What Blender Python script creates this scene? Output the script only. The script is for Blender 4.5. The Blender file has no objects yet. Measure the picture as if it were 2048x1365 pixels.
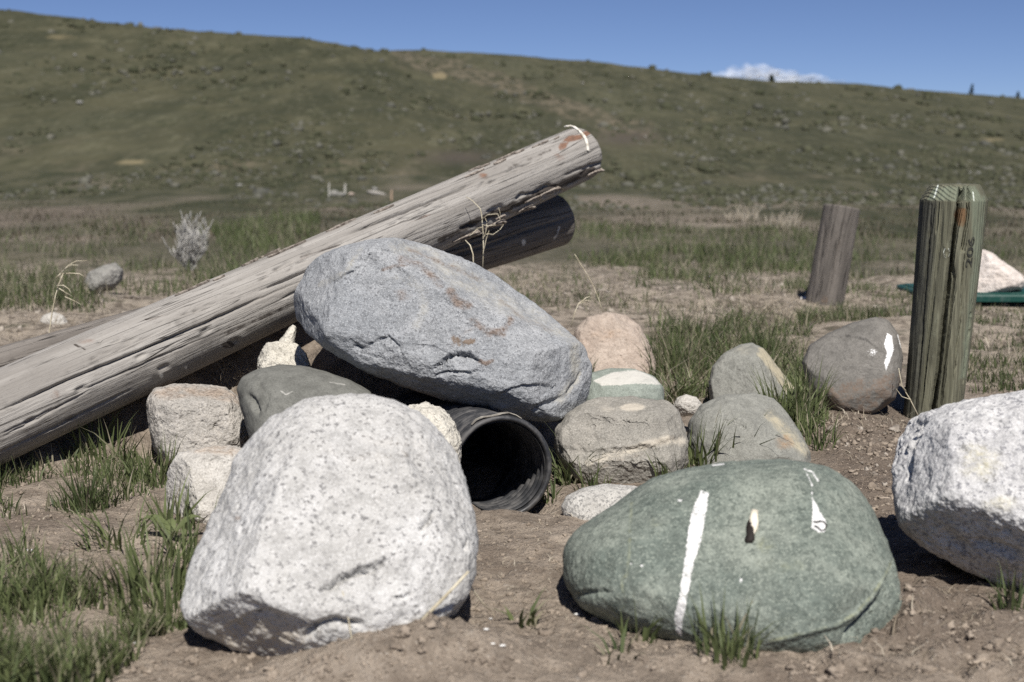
import bpy, math, random
import numpy as np
from mathutils import Vector, Matrix

R = math.radians
SC = bpy.context.scene
COL = SC.collection
RNG = np.random.default_rng(7)

# ------------------------------------------------------------------ camera, sky, sun, exposure
CAM_H = 0.5
FPX = 2844.0                      # focal length in pixels of the 2048 px wide photograph (50 mm lens)
HORIZON = 320.0
PITCH = math.atan((682.5 - HORIZON) / FPX)
cd = bpy.data.cameras.new('camera')
cam = bpy.data.objects.new('camera', cd)
COL.objects.link(cam)
cam.location = (0, 0, CAM_H)
cam.rotation_euler = (math.pi / 2 - PITCH, 0, 0)
cd.sensor_width = 36.0
cd.lens = FPX * 36.0 / 2048.0
cd.clip_start = 0.05
cd.clip_end = 20000
cd.dof.use_dof = True
cd.dof.focus_distance = 2.28
cd.dof.aperture_fstop = 6.4
cd.dof.aperture_blades = 7
SC.camera = cam

SUN_EL, SUN_AZ = R(53), R(9)     # azimuth: degrees to the right of straight behind the camera
to_sun = Vector((math.sin(SUN_AZ) * math.cos(SUN_EL), -math.cos(SUN_AZ) * math.cos(SUN_EL), math.sin(SUN_EL)))
sd = bpy.data.lights.new('sun', 'SUN')
sd.energy = 5.0
sd.angle = R(0.53)
sd.color = (1.0, 0.955, 0.89)
sun = bpy.data.objects.new('sun', sd)
COL.objects.link(sun)
sun.rotation_euler = to_sun.to_track_quat('Z', 'Y').to_euler()

W = bpy.data.worlds.new('World')
SC.world = W
W.use_nodes = True
wn = W.node_tree.nodes
wl = W.node_tree.links
wn.clear()
sky = wn.new('ShaderNodeTexSky')
sky.sky_type = 'NISHITA'
sky.sun_disc = False
sky.sun_elevation = SUN_EL
sky.sun_rotation = math.atan2(to_sun.x, to_sun.y)
sky.altitude = 6000
sky.air_density = 1.0
sky.dust_density = 0.0
sky.ozone_density = 3.5
bg = wn.new('ShaderNodeBackground')
bg.inputs['Strength'].default_value = 0.061
wo = wn.new('ShaderNodeOutputWorld')
tint = wn.new('ShaderNodeMix')          # whole-sky white balance
tint.data_type = 'RGBA'
tint.blend_type = 'MULTIPLY'
tint.inputs[0].default_value = 1.0
tint.inputs[7].default_value = (1.03, 0.97, 1.06, 1)
wl.new(sky.outputs[0], tint.inputs[6])
wl.new(tint.outputs[2], bg.inputs[0])
wl.new(bg.outputs[0], wo.inputs[0])

SC.view_settings.view_transform = 'Standard'
SC.view_settings.look = 'None'
SC.view_settings.exposure = 0.27
SC.view_settings.gamma = 1.0
SC.view_settings.use_curve_mapping = False
SC.cycles.use_denoising = False
SC.cycles.sample_clamp_direct = 12
SC.cycles.sample_clamp_indirect = 6
SC.cycles.max_bounces = 6
SC.cycles.transparent_max_bounces = 8

# ------------------------------------------------------------------ helpers: pixels <-> places
CP, SP = math.cos(PITCH), math.sin(PITCH)

def ray(px, py):
    u = (np.asarray(px, float) - 1024) / FPX
    v = (682.5 - np.asarray(py, float)) / FPX
    u, v = np.broadcast_arrays(u, v)
    return np.stack([u, CP + v * SP, -SP + v * CP], -1)

def at(px, py, Y):
    d = ray(px, py)
    return np.array([0, 0, CAM_H]) + d * (np.asarray(Y, float) / d[..., 1])[..., None]

def proj(p):
    q = np.asarray(p, float) - np.array([0, 0, CAM_H])
    dep = q[..., 1] * CP - q[..., 2] * SP
    up = q[..., 1] * SP + q[..., 2] * CP
    dep = np.maximum(dep, 1e-3)
    return 1024 + FPX * q[..., 0] / dep, 682.5 - FPX * up / dep

# ------------------------------------------------------------------ helpers: noise
_perm = np.random.default_rng(3).permutation(256)
_perm = np.concatenate([_perm, _perm, _perm])
_grad = np.random.default_rng(4).normal(size=(256, 3))
_grad /= np.linalg.norm(_grad, axis=1)[:, None]

def perlin(p, seed=0):
    p = np.asarray(p, float) + seed * 17.31
    i = np.floor(p).astype(np.int64)
    f = p - i
    i &= 255
    w = f * f * f * (f * (f * 6 - 15) + 10)
    out = 0
    for dx in (0, 1):
        for dy in (0, 1):
            for dz in (0, 1):
                h = _perm[_perm[_perm[i[:, 0] + dx] + i[:, 1] + dy] + i[:, 2] + dz]
                g = _grad[h]
                d = g[:, 0] * (f[:, 0] - dx) + g[:, 1] * (f[:, 1] - dy) + g[:, 2] * (f[:, 2] - dz)
                wt = (w[:, 0] if dx else 1 - w[:, 0]) * (w[:, 1] if dy else 1 - w[:, 1]) * (w[:, 2] if dz else 1 - w[:, 2])
                out = out + wt * d
    return out * 1.5

def fbm(p, oct=4, seed=0, gain=0.5, lac=2.03):
    a, s, out = 1.0, 1.0, 0
    for k in range(oct):
        out = out + a * perlin(np.asarray(p) * s, seed + k)
        a *= gain
        s *= lac
    return out

def sstep(a, b, x):
    t = np.clip((x - a) / (b - a), 0, 1)
    return t * t * (3 - 2 * t)

def seg_dist(px, py, pts):
    """distance to a polyline, signed side (left of travel positive) and place along it (0..1)"""
    pts = np.asarray(pts, float)
    best = np.full(px.shape, 1e9)
    side = np.zeros(px.shape)
    tt = np.zeros(px.shape)
    L = np.linalg.norm(np.diff(pts, axis=0), axis=1)
    tot, acc = L.sum(), 0
    for k in range(len(pts) - 1):
        a, b = pts[k], pts[k + 1]
        d = b - a
        t = np.clip(((px - a[0]) * d[0] + (py - a[1]) * d[1]) / (d @ d + 1e-9), 0, 1)
        qx, qy = a[0] + t * d[0], a[1] + t * d[1]
        dist = np.hypot(px - qx, py - qy)
        m = dist < best
        best = np.where(m, dist, best)
        cr = d[0] * (py - a[1]) - d[1] * (px - a[0])
        side = np.where(m, np.sign(cr), side)
        tt = np.where(m, (acc + t * L[k]) / tot, tt)
        acc += L[k]
    return best, side, tt

def in_poly(px, py, pts):
    pts = np.asarray(pts, float)
    c = np.zeros(px.shape, bool)
    n = len(pts)
    for i in range(n):
        x1, y1 = pts[i]
        x2, y2 = pts[(i + 1) % n]
        cond = ((y1 > py) != (y2 > py)) & (px < (x2 - x1) * (py - y1) / (y2 - y1 + 1e-12) + x1)
        c ^= cond
    return c

def poly_sdf(px, py, pts):
    d, _, _ = seg_dist(px, py, list(pts) + [pts[0]])
    return np.where(in_poly(px, py, pts), -d, d)

# ------------------------------------------------------------------ helpers: objects
def tag(o, label=None, cat=None, group=None, kind=None):
    if label: o['label'] = label
    if cat: o['category'] = cat
    if group: o['group'] = group
    if kind: o['kind'] = kind
    return o

def empty(name, loc):
    o = bpy.data.objects.new(name, None)
    o.empty_display_size = 0.05
    COL.objects.link(o)
    o.location = loc
    return o

def mesh_obj(name, verts, faces, mat, parent=None, origin=None, smooth=True, attrs=None, uv=None):
    """one mesh object; verts are world places, the origin goes to `origin`"""
    verts = np.asarray(verts, float)
    if parent is not None:
        org = np.array(parent.location if parent.parent is None else parent.location + parent.parent.location)
        loc = (0, 0, 0)
    else:
        org = np.array(origin) if origin is not None else np.array([verts[:, 0].mean(), verts[:, 1].mean(), verts[:, 2].min()])
        loc = org
    me = bpy.data.meshes.new(name)
    if isinstance(faces, np.ndarray):
        me.vertices.add(len(verts))
        me.vertices.foreach_set('co', (verts - org).astype(np.float32).ravel())
        n, k = faces.shape
        me.loops.add(n * k)
        me.loops.foreach_set('vertex_index', faces.astype(np.int32).ravel())
        me.polygons.add(n)
        me.polygons.foreach_set('loop_start', np.arange(0, n * k, k, dtype=np.int32))
        me.polygons.foreach_set('loop_total', np.full(n, k, dtype=np.int32))
        me.update(calc_edges=True)
    else:
        me.from_pydata((verts - org).tolist(), [], [tuple(int(i) for i in f) for f in faces])
    if smooth:
        me.polygons.foreach_set('use_smooth', np.ones(len(me.polygons), bool))
    for an, av in (attrs or {}).items():
        a = me.attributes.new(an, 'FLOAT_COLOR', 'POINT')
        av = np.asarray(av, float)
        if av.shape[1] < 4:
            av = np.concatenate([av, np.zeros((len(av), 4 - av.shape[1]))], 1)
        a.data.foreach_set('color', av.astype(np.float32).ravel())
    if uv is not None:
        ul = me.uv_layers.new(name='uv')
        li = np.zeros(len(me.loops), np.int32)
        me.loops.foreach_get('vertex_index', li)
        ul.data.foreach_set('uv', np.asarray(uv, np.float32)[li].ravel())
    me.materials.append(mat)
    me.update()
    o = bpy.data.objects.new(name, me)
    COL.objects.link(o)
    o.location = loc
    if parent is not None:
        o.parent = parent
    return o

def tri_quads(q):
    """quads to triangles kept as an (n,3) array"""
    return np.concatenate([q[:, [0, 1, 2]], q[:, [0, 2, 3]]])

def grid_faces(nr, nc, wrap=False):
    i = np.arange(nr - 1)[:, None]
    j = np.arange(nc if wrap else nc - 1)[None, :]
    a = i * nc + j
    b = i * nc + (j + 1) % nc
    return np.stack([a, b, b + nc, a + nc], -1).reshape(-1, 4)

def vnormals(v, tris):
    n = np.zeros_like(v)
    fn = np.cross(v[tris[:, 1]] - v[tris[:, 0]], v[tris[:, 2]] - v[tris[:, 0]])
    for k in range(3):
        np.add.at(n, tris[:, k], fn)
    return n / (np.linalg.norm(n, axis=1)[:, None] + 1e-12)

def carve(v, n, feats, jamp=3.0):
    """relief cut into the side that faces the camera: grooves, steps and swells along lines"""
    px, py = proj(v)
    tc = np.array([0, 0, CAM_H]) - v
    tc /= np.linalg.norm(tc, axis=1)[:, None]
    facing = sstep(-0.05, 0.2, (n * tc).sum(1))
    jit = fbm(v * 60, 3, 9) * jamp
    for f in feats:
        d, s, t = seg_dist(px + jit, py + jit, f['p'])
        taper = np.minimum(1, np.minimum(t, 1 - t) * 5 + f.get('end', 0.15))
        w = f['w']
        if f.get('k', 'g') == 'g':
            amt = -f['d'] * np.exp(-(d / w) ** 2) * taper
        elif f['k'] == 'r':
            amt = f['d'] * np.exp(-(d / w) ** 2) * taper
        else:   # step: the side on the right of travel (downwards in the picture for a line going right) is lower
            sd_ = d * s
            amt = -f['d'] * sstep(-w * 0.3, w * 0.3, sd_) * np.exp(-np.maximum(sd_, 0) / f.get('r', 60)) * taper
        v = v + n * (amt * facing)[:, None]
    return v

def masks(v, n, specs):
    px, py = proj(v)
    tc = np.array([0, 0, CAM_H]) - v
    tc /= np.linalg.norm(tc, axis=1)[:, None]
    facing = sstep(-0.15, 0.1, (n * tc).sum(1))
    m = np.zeros((len(v), 4))
    for ch, kind, pts, soft, val in specs:
        if kind == 'poly':
            a = 1 - sstep(-soft, soft, poly_sdf(px, py, pts))
        elif kind == 'line':
            d, _, _ = seg_dist(px, py, pts)
            a = 1 - sstep(0, soft, d)
        else:
            (cx, cy, rx, ry) = pts
            a = 1 - sstep(1 - soft, 1 + soft, np.hypot((px - cx) / rx, (py - cy) / ry))
        m[:, ch] = np.maximum(m[:, ch], a * val * facing)
    return m

# ------------------------------------------------------------------ helpers: materials
class NB:
    def __init__(self, name):
        self.m = bpy.data.materials.new(name)
        self.m.use_nodes = True
        self.t = self.m.node_tree
        self.t.nodes.clear()
        self.out = self.t.nodes.new('ShaderNodeOutputMaterial')
        self.b = self.t.nodes.new('ShaderNodeBsdfPrincipled')
        self.b.inputs['Roughness'].default_value = 0.9
        self.b.inputs['Specular IOR Level'].default_value = 0.25
        self.t.links.new(self.b.outputs[0], self.out.inputs[0])
        self.tc = self.t.nodes.new('ShaderNodeTexCoord')

    def link(self, a, b):
        self.t.links.new(a, b)

    def set(self, inp, v):
        if hasattr(v, 'is_linked') or isinstance(v, bpy.types.NodeSocket):
            self.link(v, inp)
        elif isinstance(v, (tuple, list)):
            inp.default_value = tuple(v) + ((1,) if len(v) == 3 and len(inp.default_value) == 4 else ())
        else:
            inp.default_value = v

    def coord(self, kind='Object', scale=(1, 1, 1), loc=(0, 0, 0)):
        mp = self.t.nodes.new('ShaderNodeMapping')
        mp.inputs['Scale'].default_value = scale
        mp.inputs['Location'].default_value = loc
        self.link(self.tc.outputs[kind], mp.inputs[0])
        return mp.outputs[0]

    def noise(self, vec, scale, detail=4, rough=0.55, dist=0.0):
        n = self.t.nodes.new('ShaderNodeTexNoise')
        n.inputs['Scale'].default_value = scale
        n.inputs['Detail'].default_value = detail
        n.inputs['Roughness'].default_value = rough
        n.inputs['Distortion'].default_value = dist
        self.link(vec, n.inputs['Vector'])
        return n.outputs['Fac']

    def voro(self, vec, scale, feature='F1'):
        n = self.t.nodes.new('ShaderNodeTexVoronoi')
        n.feature = feature
        n.inputs['Scale'].default_value = scale
        self.link(vec, n.inputs['Vector'])
        return n

    def ramp(self, fac, lo, hi, a=0.0, b=1.0):
        n = self.t.nodes.new('ShaderNodeMapRange')
        n.interpolation_type = 'SMOOTHSTEP'
        self.set(n.inputs['Value'], fac)
        n.inputs['From Min'].default_value = lo
        n.inputs['From Max'].default_value = hi
        n.inputs['To Min'].default_value = a
        n.inputs['To Max'].default_value = b
        return n.outputs[0]

    def mix(self, fac, a, b, blend='MIX'):
        n = self.t.nodes.new('ShaderNodeMix')
        n.data_type = 'RGBA'
        n.blend_type = blend
        self.set(n.inputs[0], fac)
        self.set(n.inputs[6], a)
        self.set(n.inputs[7], b)
        return n.outputs[2]

    def math(self, op, a, b=0.0, c=None):
        n = self.t.nodes.new('ShaderNodeMath')
        n.operation = op
        self.set(n.inputs[0], a)
        self.set(n.inputs[1], b)
        if c is not None:
            self.set(n.inputs[2], c)
        return n.outputs[0]

    def attr(self, name):
        a = self.t.nodes.new('ShaderNodeAttribute')
        a.attribute_name = name
        s = self.t.nodes.new('ShaderNodeSeparateColor')
        self.link(a.outputs['Color'], s.inputs[0])
        return s.outputs[0], s.outputs[1], s.outputs[2], a.outputs['Alpha']

    def bump(self, h, strength, dist, prev=None):
        n = self.t.nodes.new('ShaderNodeBump')
        n.inputs['Strength'].default_value = strength
        n.inputs['Distance'].default_value = dist
        self.link(h, n.inputs['Height'])
        if prev is not None:
            self.link(prev, n.inputs['Normal'])
        return n.outputs[0]

    def done(self, col, normal=None, rough=None):
        self.set(self.b.inputs['Base Color'], col)
        if normal is not None:
            self.link(normal, self.b.inputs['Normal'])
        if rough is not None:
            self.set(self.b.inputs['Roughness'], rough)
        return self.m

def rock_mat(name, base, base2, speck, sp_scale=150, sp_lo=0.56, sp_amt=0.7, lite=None, lite_amt=0.4, fine=420,
             patch_scale=9, rust=(0.175, 0.105, 0.062), tint=(0.45, 0.40, 0.22), paint=(0.72, 0.71, 0.70),
             coat=(0.17, 0.125, 0.09), bump=0.5, bump_d=0.003, pits=0.0, seed=0.0, rough=0.88):
    b = NB(name)
    v = b.coord(loc=(seed, seed * 1.7, seed * 0.6))
    n_patch = b.noise(v, patch_scale, 5, 0.6)
    n_mid = b.noise(v, 45, 4, 0.6)
    n_sp = b.noise(v, sp_scale, 2, 0.6)
    n_fine = b.noise(v, fine, 2, 0.7)
    c = b.mix(b.ramp(n_patch, 0.35, 0.65), base, base2)
    c = b.mix(b.ramp(n_mid, 0.30, 0.62, 0.55, 0.0), c, tuple(x * 0.6 for x in base), 'MIX')
    s = b.math('MULTIPLY', b.ramp(n_sp, sp_lo, sp_lo + 0.06), b.ramp(n_mid, 0.3, 0.6, 0.45, 1.0))
    c = b.mix(b.math('MULTIPLY', s, sp_amt), c, speck)
    if lite:
        c = b.mix(b.math('MULTIPLY', b.ramp(n_fine, 0.52, 0.68), lite_amt), c, lite)
    c = b.mix(b.math('MULTIPLY', b.ramp(n_fine, 0.48, 0.3), 0.38), c, tuple(x * 0.45 for x in base))
    r, g, bl, al = b.attr('mask')
    edge = b.math('MULTIPLY_ADD', n_mid, 2.4, -1.2)
    edge2 = b.math('MULTIPLY_ADD', n_sp, 1.5, -0.75)
    edge3 = b.math('ADD', b.math('MULTIPLY_ADD', n_sp, 1.6, -0.8), b.math('MULTIPLY_ADD', n_fine, 1.3, -0.65))
    e12 = b.math('ADD', 1.0, b.math('ADD', edge, edge2))
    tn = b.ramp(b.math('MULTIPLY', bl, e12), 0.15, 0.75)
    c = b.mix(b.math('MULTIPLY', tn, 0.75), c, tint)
    rn = b.ramp(b.math('MULTIPLY', g, e12), 0.18, 0.9)
    c = b.mix(b.math('MULTIPLY', rn, 0.72), c, b.mix(b.ramp(n_sp, 0.4, 0.6), rust, tuple(x * 0.55 for x in rust)))
    cn = b.ramp(b.math('MULTIPLY', al, e12), 0.3, 0.65)
    c = b.mix(b.math('MULTIPLY', cn, 0.9), c, coat)
    pn = b.math('MULTIPLY', b.ramp(b.math('MULTIPLY', r, b.math('ADD', 1.0, edge3)), 0.34, 0.60), b.ramp(n_mid, 0.30, 0.5, 0.72, 1.0))
    c = b.mix(b.math('MULTIPLY', pn, 0.93), c, paint)
    h = b.math('ADD', b.math('MULTIPLY', n_sp, 0.8), b.math('ADD', b.math('MULTIPLY', n_fine, 0.35), b.math('MULTIPLY', n_mid, 1.6)))
    if pits:
        vo = b.voro(v, sp_scale * 0.42)
        h = b.math('ADD', h, b.ramp(vo.outputs['Distance'], 0.0, 0.35, -pits, 0.0))
    nrm = b.bump(h, bump, bump_d)
    return b.done(c, nrm, rough)

# ------------------------------------------------------------------ ground height
def flatY(py):
    d = ray(1024, py)
    return CAM_H * d[..., 1] / np.maximum(-d[..., 2], 1e-4)

MOUNDS = [(-0.005, 2.07, 0.065, 0.075, -0.032), (-0.04, 2.17, 0.07, 0.08, -0.05), (0.0, 1.965, 0.07, 0.035, 0.010)]       # scoured hollow at the pipe mouth
def mound(px, py, rx, ry, h):
    Y = float(flatY(py))
    p = at(px, py, Y)
    MOUNDS.append((p[0], p[1], rx, ry, h))

mound(840, 1330, 0.10, 0.07, 0.034)    # dug-out dirt in front of the pale boulder
mound(690, 1362, 0.12, 0.05, 0.018)
mound(1790, 1235, 0.05, 0.10, 0.024)   # loose dirt right of the green boulder
mound(1600, 1345, 0.16, 0.06, 0.012)
mound(450, 1110, 0.10, 0.12, 0.012)
mound(1960, 1260, 0.12, 0.07, 0.006)
mound(260, 1090, 0.16, 0.10, 0.012)
mound(915, 1010, 0.04, 0.04, 0.014)
mound(1075, 1010, 0.055, 0.06, -0.012)
mound(1690, 850, 0.14, 0.20, 0.032)
MOUNDS.append((-0.46, 2.86, 0.34, 0.24, 0.10))     # banked dirt under the logs and the boulder
MOUNDS.append((-0.14, 2.72, 0.22, 0.17, 0.13))
MOUNDS.append((-0.33, 2.66, 0.07, 0.07, 0.05))
mound(1240, 600, 0.9, 0.8, 0.03)
mound(150, 620, 0.5, 0.4, 0.03)

def hill_ratio_right(u):
    px = 1024 + u * FPX
    return np.interp(px, [-3000, -600, 0, 400, 775, 850, 1000, 1200, 1400, 1540, 1590, 1700, 1850, 2048, 2600, 5000],
                     [130, 110, 100, 96, 100, 99, 108, 125, 148, 164, 163, 170, 183, 198, 230, 260])

def hill_ratio_left(u):
    px = 1024 + u * FPX
    return np.interp(px, [-3000, -600, 0, 200, 400, 600, 700, 775, 860, 980, 1100, 1250, 1400, 1600, 2048, 5000],
                     [-150, -60, 14, 40, 62, 75, 90, 104, 140, 190, 236, 278, 330, 375, 420, 460])

def pix_ratio(px, py):
    d = ray(px, py)
    return d[..., 2] / d[..., 1]

def hill_z(x, y):
    u = x / np.maximum(y, 0.1)
    px = 1024 + u * FPX
    rr = pix_ratio(px, hill_ratio_right(u))
    rl = pix_ratio(px, hill_ratio_left(u))
    YR, YL = 120.0, 74.0
    def prof(rt, Yc, p):
        zc = CAM_H + Yc * rt
        t = np.clip((y - 22.0) / (Yc - 22.0), 0, 1.6)
        up = zc * np.minimum(t, 1) ** p
        over = np.maximum(t - 1, 0)
        return up - np.sign(zc) * zc * over ** 2 * 1.8
    zr = prof(rr, YR, 1.3)
    zl = prof(rl, YL, 1.3)
    k = 0.25
    h = np.maximum(zr, zl) + np.where(np.abs(zr - zl) < k, (k - np.abs(zr - zl)) ** 2 / (4 * k), 0) * sstep(25, 60, y)
    return np.maximum(h, 0) * (y > 22)

def gz(x, y, fine=True, rough_only=False):
    x = np.asarray(x, float)
    y = np.asarray(y, float)
    p = np.stack([x, y, np.zeros_like(x)], -1).reshape(-1, 3)
    if rough_only:
        z = np.zeros_like(x)
    else:
        z = (0.011 * fbm(p * 2.1, 3, 1)).reshape(x.shape)
        z = z + (0.05 * fbm(p * 0.35, 2, 5)).reshape(x.shape) * sstep(5, 12, y)
    for (mx, my, rx, ry, h) in MOUNDS:
        z = z + h * np.exp(-((x - mx) / rx) ** 2 - ((y - my) / ry) ** 2)
    # soil banked up under the low part of the slanting log
    a0, a1 = at(0, 833, 2.24), at(1152, 312, 3.46)
    dx, dy = a1[0] - a0[0], a1[1] - a0[1]
    ln = math.hypot(dx, dy)
    sp = ((x - a0[0]) * dx + (y - a0[1]) * dy) / ln
    off = ((y - a0[1]) * dx - (x - a0[0]) * dy) / ln        # positive behind the log
    tgt = a0[2] + (a1[2] - a0[2]) * sp / ln - 0.062
    wgt = np.exp(-((off - 0.075) / 0.085) ** 2) * (1 - sstep(0.85, 1.12, sp)) * sstep(-0.6, -0.1, sp)
    z = z + np.maximum(tgt - z, 0) * wgt
    if fine:
        near = 1 - sstep(3, 7, y)
        clod = fbm(p * 16, 4, 11, 0.6).reshape(x.shape)
        rg = np.abs(fbm(p * 38, 3, 15, 0.55)).reshape(x.shape)
        pxx, pyy = proj(np.stack([x, y, np.zeros_like(x)], -1))
        rough = 0.45 + 1.0 * np.exp(-((pxx - 1830) / 230) ** 2 - ((pyy - 1270) / 110) ** 2) \
            + 0.9 * np.exp(-((pxx - 850) / 170) ** 2 - ((pyy - 1300) / 70) ** 2) \
            + 0.45 * np.exp(-((pxx - 1700) / 130) ** 2 - ((pyy - 900) / 90) ** 2)
        z = z + near * rough * (0.0105 * clod + 0.0080 * (0.35 - rg))
        z = z + 0.022 * fbm(p * 3.3, 3, 44, 0.6).reshape(x.shape) * sstep(3.0, 4.0, y) * (1 - sstep(7, 10, y))
    z = z + hill_z(x, y)
    return z

def on_ground(px, py):
    """places on the near ground seen at these pixels"""
    d = ray(px, py)
    lo = np.full(d.shape[:-1], 0.6)
    hi = np.full(d.shape[:-1], 60.0)
    o = np.array([0, 0, CAM_H])
    for _ in range(22):
        mid = np.sqrt(lo * hi)
        p = o + d * (mid / d[..., 1])[..., None]
        below = p[..., 2] < gz(p[..., 0], p[..., 1], False, True)
        hi = np.where(below, mid, hi)
        lo = np.where(below, lo, mid)
    p = o + d * (hi / d[..., 1])[..., None]
    p[..., 2] = gz(p[..., 0], p[..., 1])
    return p

# ------------------------------------------------------------------ ground and hills
def ground_mat():
    b = NB('dry_dirt')
    v = b.coord()
    n1 = b.noise(v, 2.2, 5, 0.6)
    n2 = b.noise(v, 26, 5, 0.65)
    n3 = b.noise(v, 170, 3, 0.7)
    n4 = b.noise(v, 7.5, 4, 0.6)
    c = b.mix(b.ramp(n2, 0.32, 0.66), (0.165, 0.135, 0.107), (0.300, 0.250, 0.200))
    c = b.mix(b.ramp(b.noise(v, 5.0, 5, 0.65), 0.52, 0.36, 0, 0.65), c, (0.140, 0.110, 0.086))
    c = b.mix(b.ramp(n4, 0.5, 0.7, 0, 0.5), c, (0.385, 0.328, 0.268))
    damp_dark, cover, brown, al = b.attr('zone')
    c = b.mix(b.math('MULTIPLY', b.ramp(b.math('ADD', damp_dark, b.math('MULTIPLY_ADD', n4, 0.8, -0.4)), 0.3, 0.8), 0.7), c, (0.125, 0.098, 0.077))
    grit = b.ramp(n3, 0.60, 0.68, 0, 0.55)
    c = b.mix(grit, c, (0.42, 0.38, 0.33))
    c = b.mix(b.ramp(n3, 0.42, 0.30, 0, 0.6), c, (0.09, 0.068, 0.052))
    # farther out: litter, gravel and low growth take over
    lit = b.mix(b.ramp(n2, 0.38, 0.60), (0.12, 0.100, 0.078), (0.32, 0.275, 0.222))
    lit = b.mix(b.ramp(n4, 0.52, 0.64, 0, 0.75), lit, (0.37, 0.315, 0.255))
    lit = b.mix(b.ramp(n4, 0.42, 0.34, 0, 0.7), lit, (0.075, 0.078, 0.045))
    c = b.mix(cover, c, lit)
    vs = b.coord(scale=(1, 0.3, 1))
    n1 = b.noise(vs, 1.6, 5, 0.65)
    br = b.mix(b.ramp(b.noise(vs, 5.0, 5, 0.7), 0.38, 0.62), (0.078, 0.066, 0.049), (0.150, 0.125, 0.098))
    c = b.mix(b.math('MULTIPLY', brown, 0.8), c, br)
    gr = b.mix(b.ramp(n1, 0.4, 0.6), (0.040, 0.044, 0.022), (0.080, 0.077, 0.046))
    gr = b.mix(b.ramp(b.noise(vs, 7.0, 3, 0.7), 0.52, 0.7, 0, 0.6), gr, (0.105, 0.098, 0.07))
    c = b.mix(al, c, gr)
    h = b.math('ADD', b.math('MULTIPLY', n2, 1.4), b.math('MULTIPLY', n3, 0.55))
    nrm = b.bump(h, 0.9, 0.014)
    return b.done(c, nrm, 0.96)

ys = [0.55]
while ys[-1] < 26:
    yv = ys[-1]
    ys.append(yv * (1.0048 if 1.15 < yv < 2.9 else 1.02 if yv < 1.15 else 1.012 if yv < 6 else 1.03))
ys = np.array(ys)
ss = np.linspace(-0.8, 0.8, 420)
ss = np.sign(ss) * (0.62 * np.abs(ss) + 0.475 * np.abs(ss) ** 2 * 1.0)
gx = ss[None, :] * ys[:, None]
gy = np.repeat(ys[:, None], len(ss), 1)
gzz = gz(gx, gy)
gv = np.stack([gx, gy, gzz], -1).reshape(-1, 3)
gpx, gpy = proj(np.stack([gv[:, 0], gv[:, 1], gv[:, 2] * 0], -1))
zone = np.zeros((len(gv), 4))
wob = fbm(gv * np.array([1, 1, 0]) * 1.3, 3, 21)
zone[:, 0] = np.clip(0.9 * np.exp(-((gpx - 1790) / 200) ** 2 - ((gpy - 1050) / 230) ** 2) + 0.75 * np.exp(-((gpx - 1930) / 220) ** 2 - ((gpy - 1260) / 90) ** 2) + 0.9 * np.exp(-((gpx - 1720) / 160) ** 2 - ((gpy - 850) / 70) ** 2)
                     + 0.35 * np.exp(-((gpx - 870) / 120) ** 2 - ((gpy - 1310) / 40) ** 2) + 0.5 * np.exp(-((gpx - 480) / 120) ** 2 - ((gpy - 760) / 60) ** 2), 0, 1)  # last spot: darker dirt below the log
yy = gv[:, 1]
zone[:, 1] = sstep(2.9, 4.2, yy + wob * 0.7)
wb2 = fbm(gv * np.array([0.5, 0.16, 0]), 3, 27)
zone[:, 2] = sstep(8.0, 10.5, yy + wob * 2.0 + wb2 * 3) * (1 - sstep(11, 24, yy + wob * 2 + wb2 * 12)) * (0.55 + 0.45 * sstep(0.1, -0.15, gv[:, 0] / gv[:, 1]))
zone[:, 3] = np.maximum(sstep(10, 22, yy + wob * 2 + wb2 * 12), 0.75 * sstep(6.2, 7.2, yy + wob) * (1 - sstep(8.6, 10, yy + wob * 1.5)))
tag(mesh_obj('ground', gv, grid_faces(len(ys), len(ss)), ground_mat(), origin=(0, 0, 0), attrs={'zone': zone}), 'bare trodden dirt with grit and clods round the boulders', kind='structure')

def hill_mat():
    b = NB('hillside_grass')
    v = b.coord(scale=(1, 0.17, 1))
    big = b.noise(v, 0.09, 4, 0.6)
    mid = b.noise(v, 0.45, 5, 0.68)
    sm = b.noise(v, 2.0, 4, 0.7)
    c = b.mix(b.ramp(mid, 0.36, 0.64), (0.037, 0.039, 0.020), (0.070, 0.067, 0.037))
    c = b.mix(b.ramp(sm, 0.52, 0.72, 0, 0.65), c, (0.110, 0.108, 0.066))
    c = b.mix(b.ramp(b.noise(v, 0.9, 5, 0.7), 0.58, 0.74, 0, 0.55), c, (0.145, 0.138, 0.090))
    c = b.mix(b.ramp(big, 0.55, 0.72, 0, 0.5), c, (0.091, 0.090, 0.055))
    c = b.mix(b.ramp(b.noise(v, 5.2, 3, 0.7), 0.54, 0.70, 0, 0.55), c, (0.117, 0.112, 0.074))
    c = b.mix(b.ramp(b.noise(v, 3.1, 3, 0.7), 0.46, 0.32, 0, 0.6), c, (0.028, 0.034, 0.016))
    rk, dry, pur, _ = b.attr('zone')
    c = b.mix(b.ramp(b.math('ADD', rk, b.math('MULTIPLY_ADD', b.noise(v, 0.8, 5, 0.7), 2.0, -1.0)), 0.35, 1.0, 0, 0.8), c, b.mix(b.ramp(b.noise(v, 1.8, 4, 0.7), 0.42, 0.58), (0.052, 0.050, 0.030), (0.142, 0.119, 0.083)))
    c = b.mix(b.ramp(b.math('ADD', dry, b.math('MULTIPLY_ADD', sm, 0.8, -0.4)), 0.28, 0.62, 0, 0.75), c, (0.233, 0.192, 0.110))
    c = b.mix(b.math('MULTIPLY', pur, 0.75), c, (0.074, 0.060, 0.049))
    nrm = b.bump(b.math('ADD', sm, mid), 0.8, 0.08)
    return b.done(c, nrm, 1.0)

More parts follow.
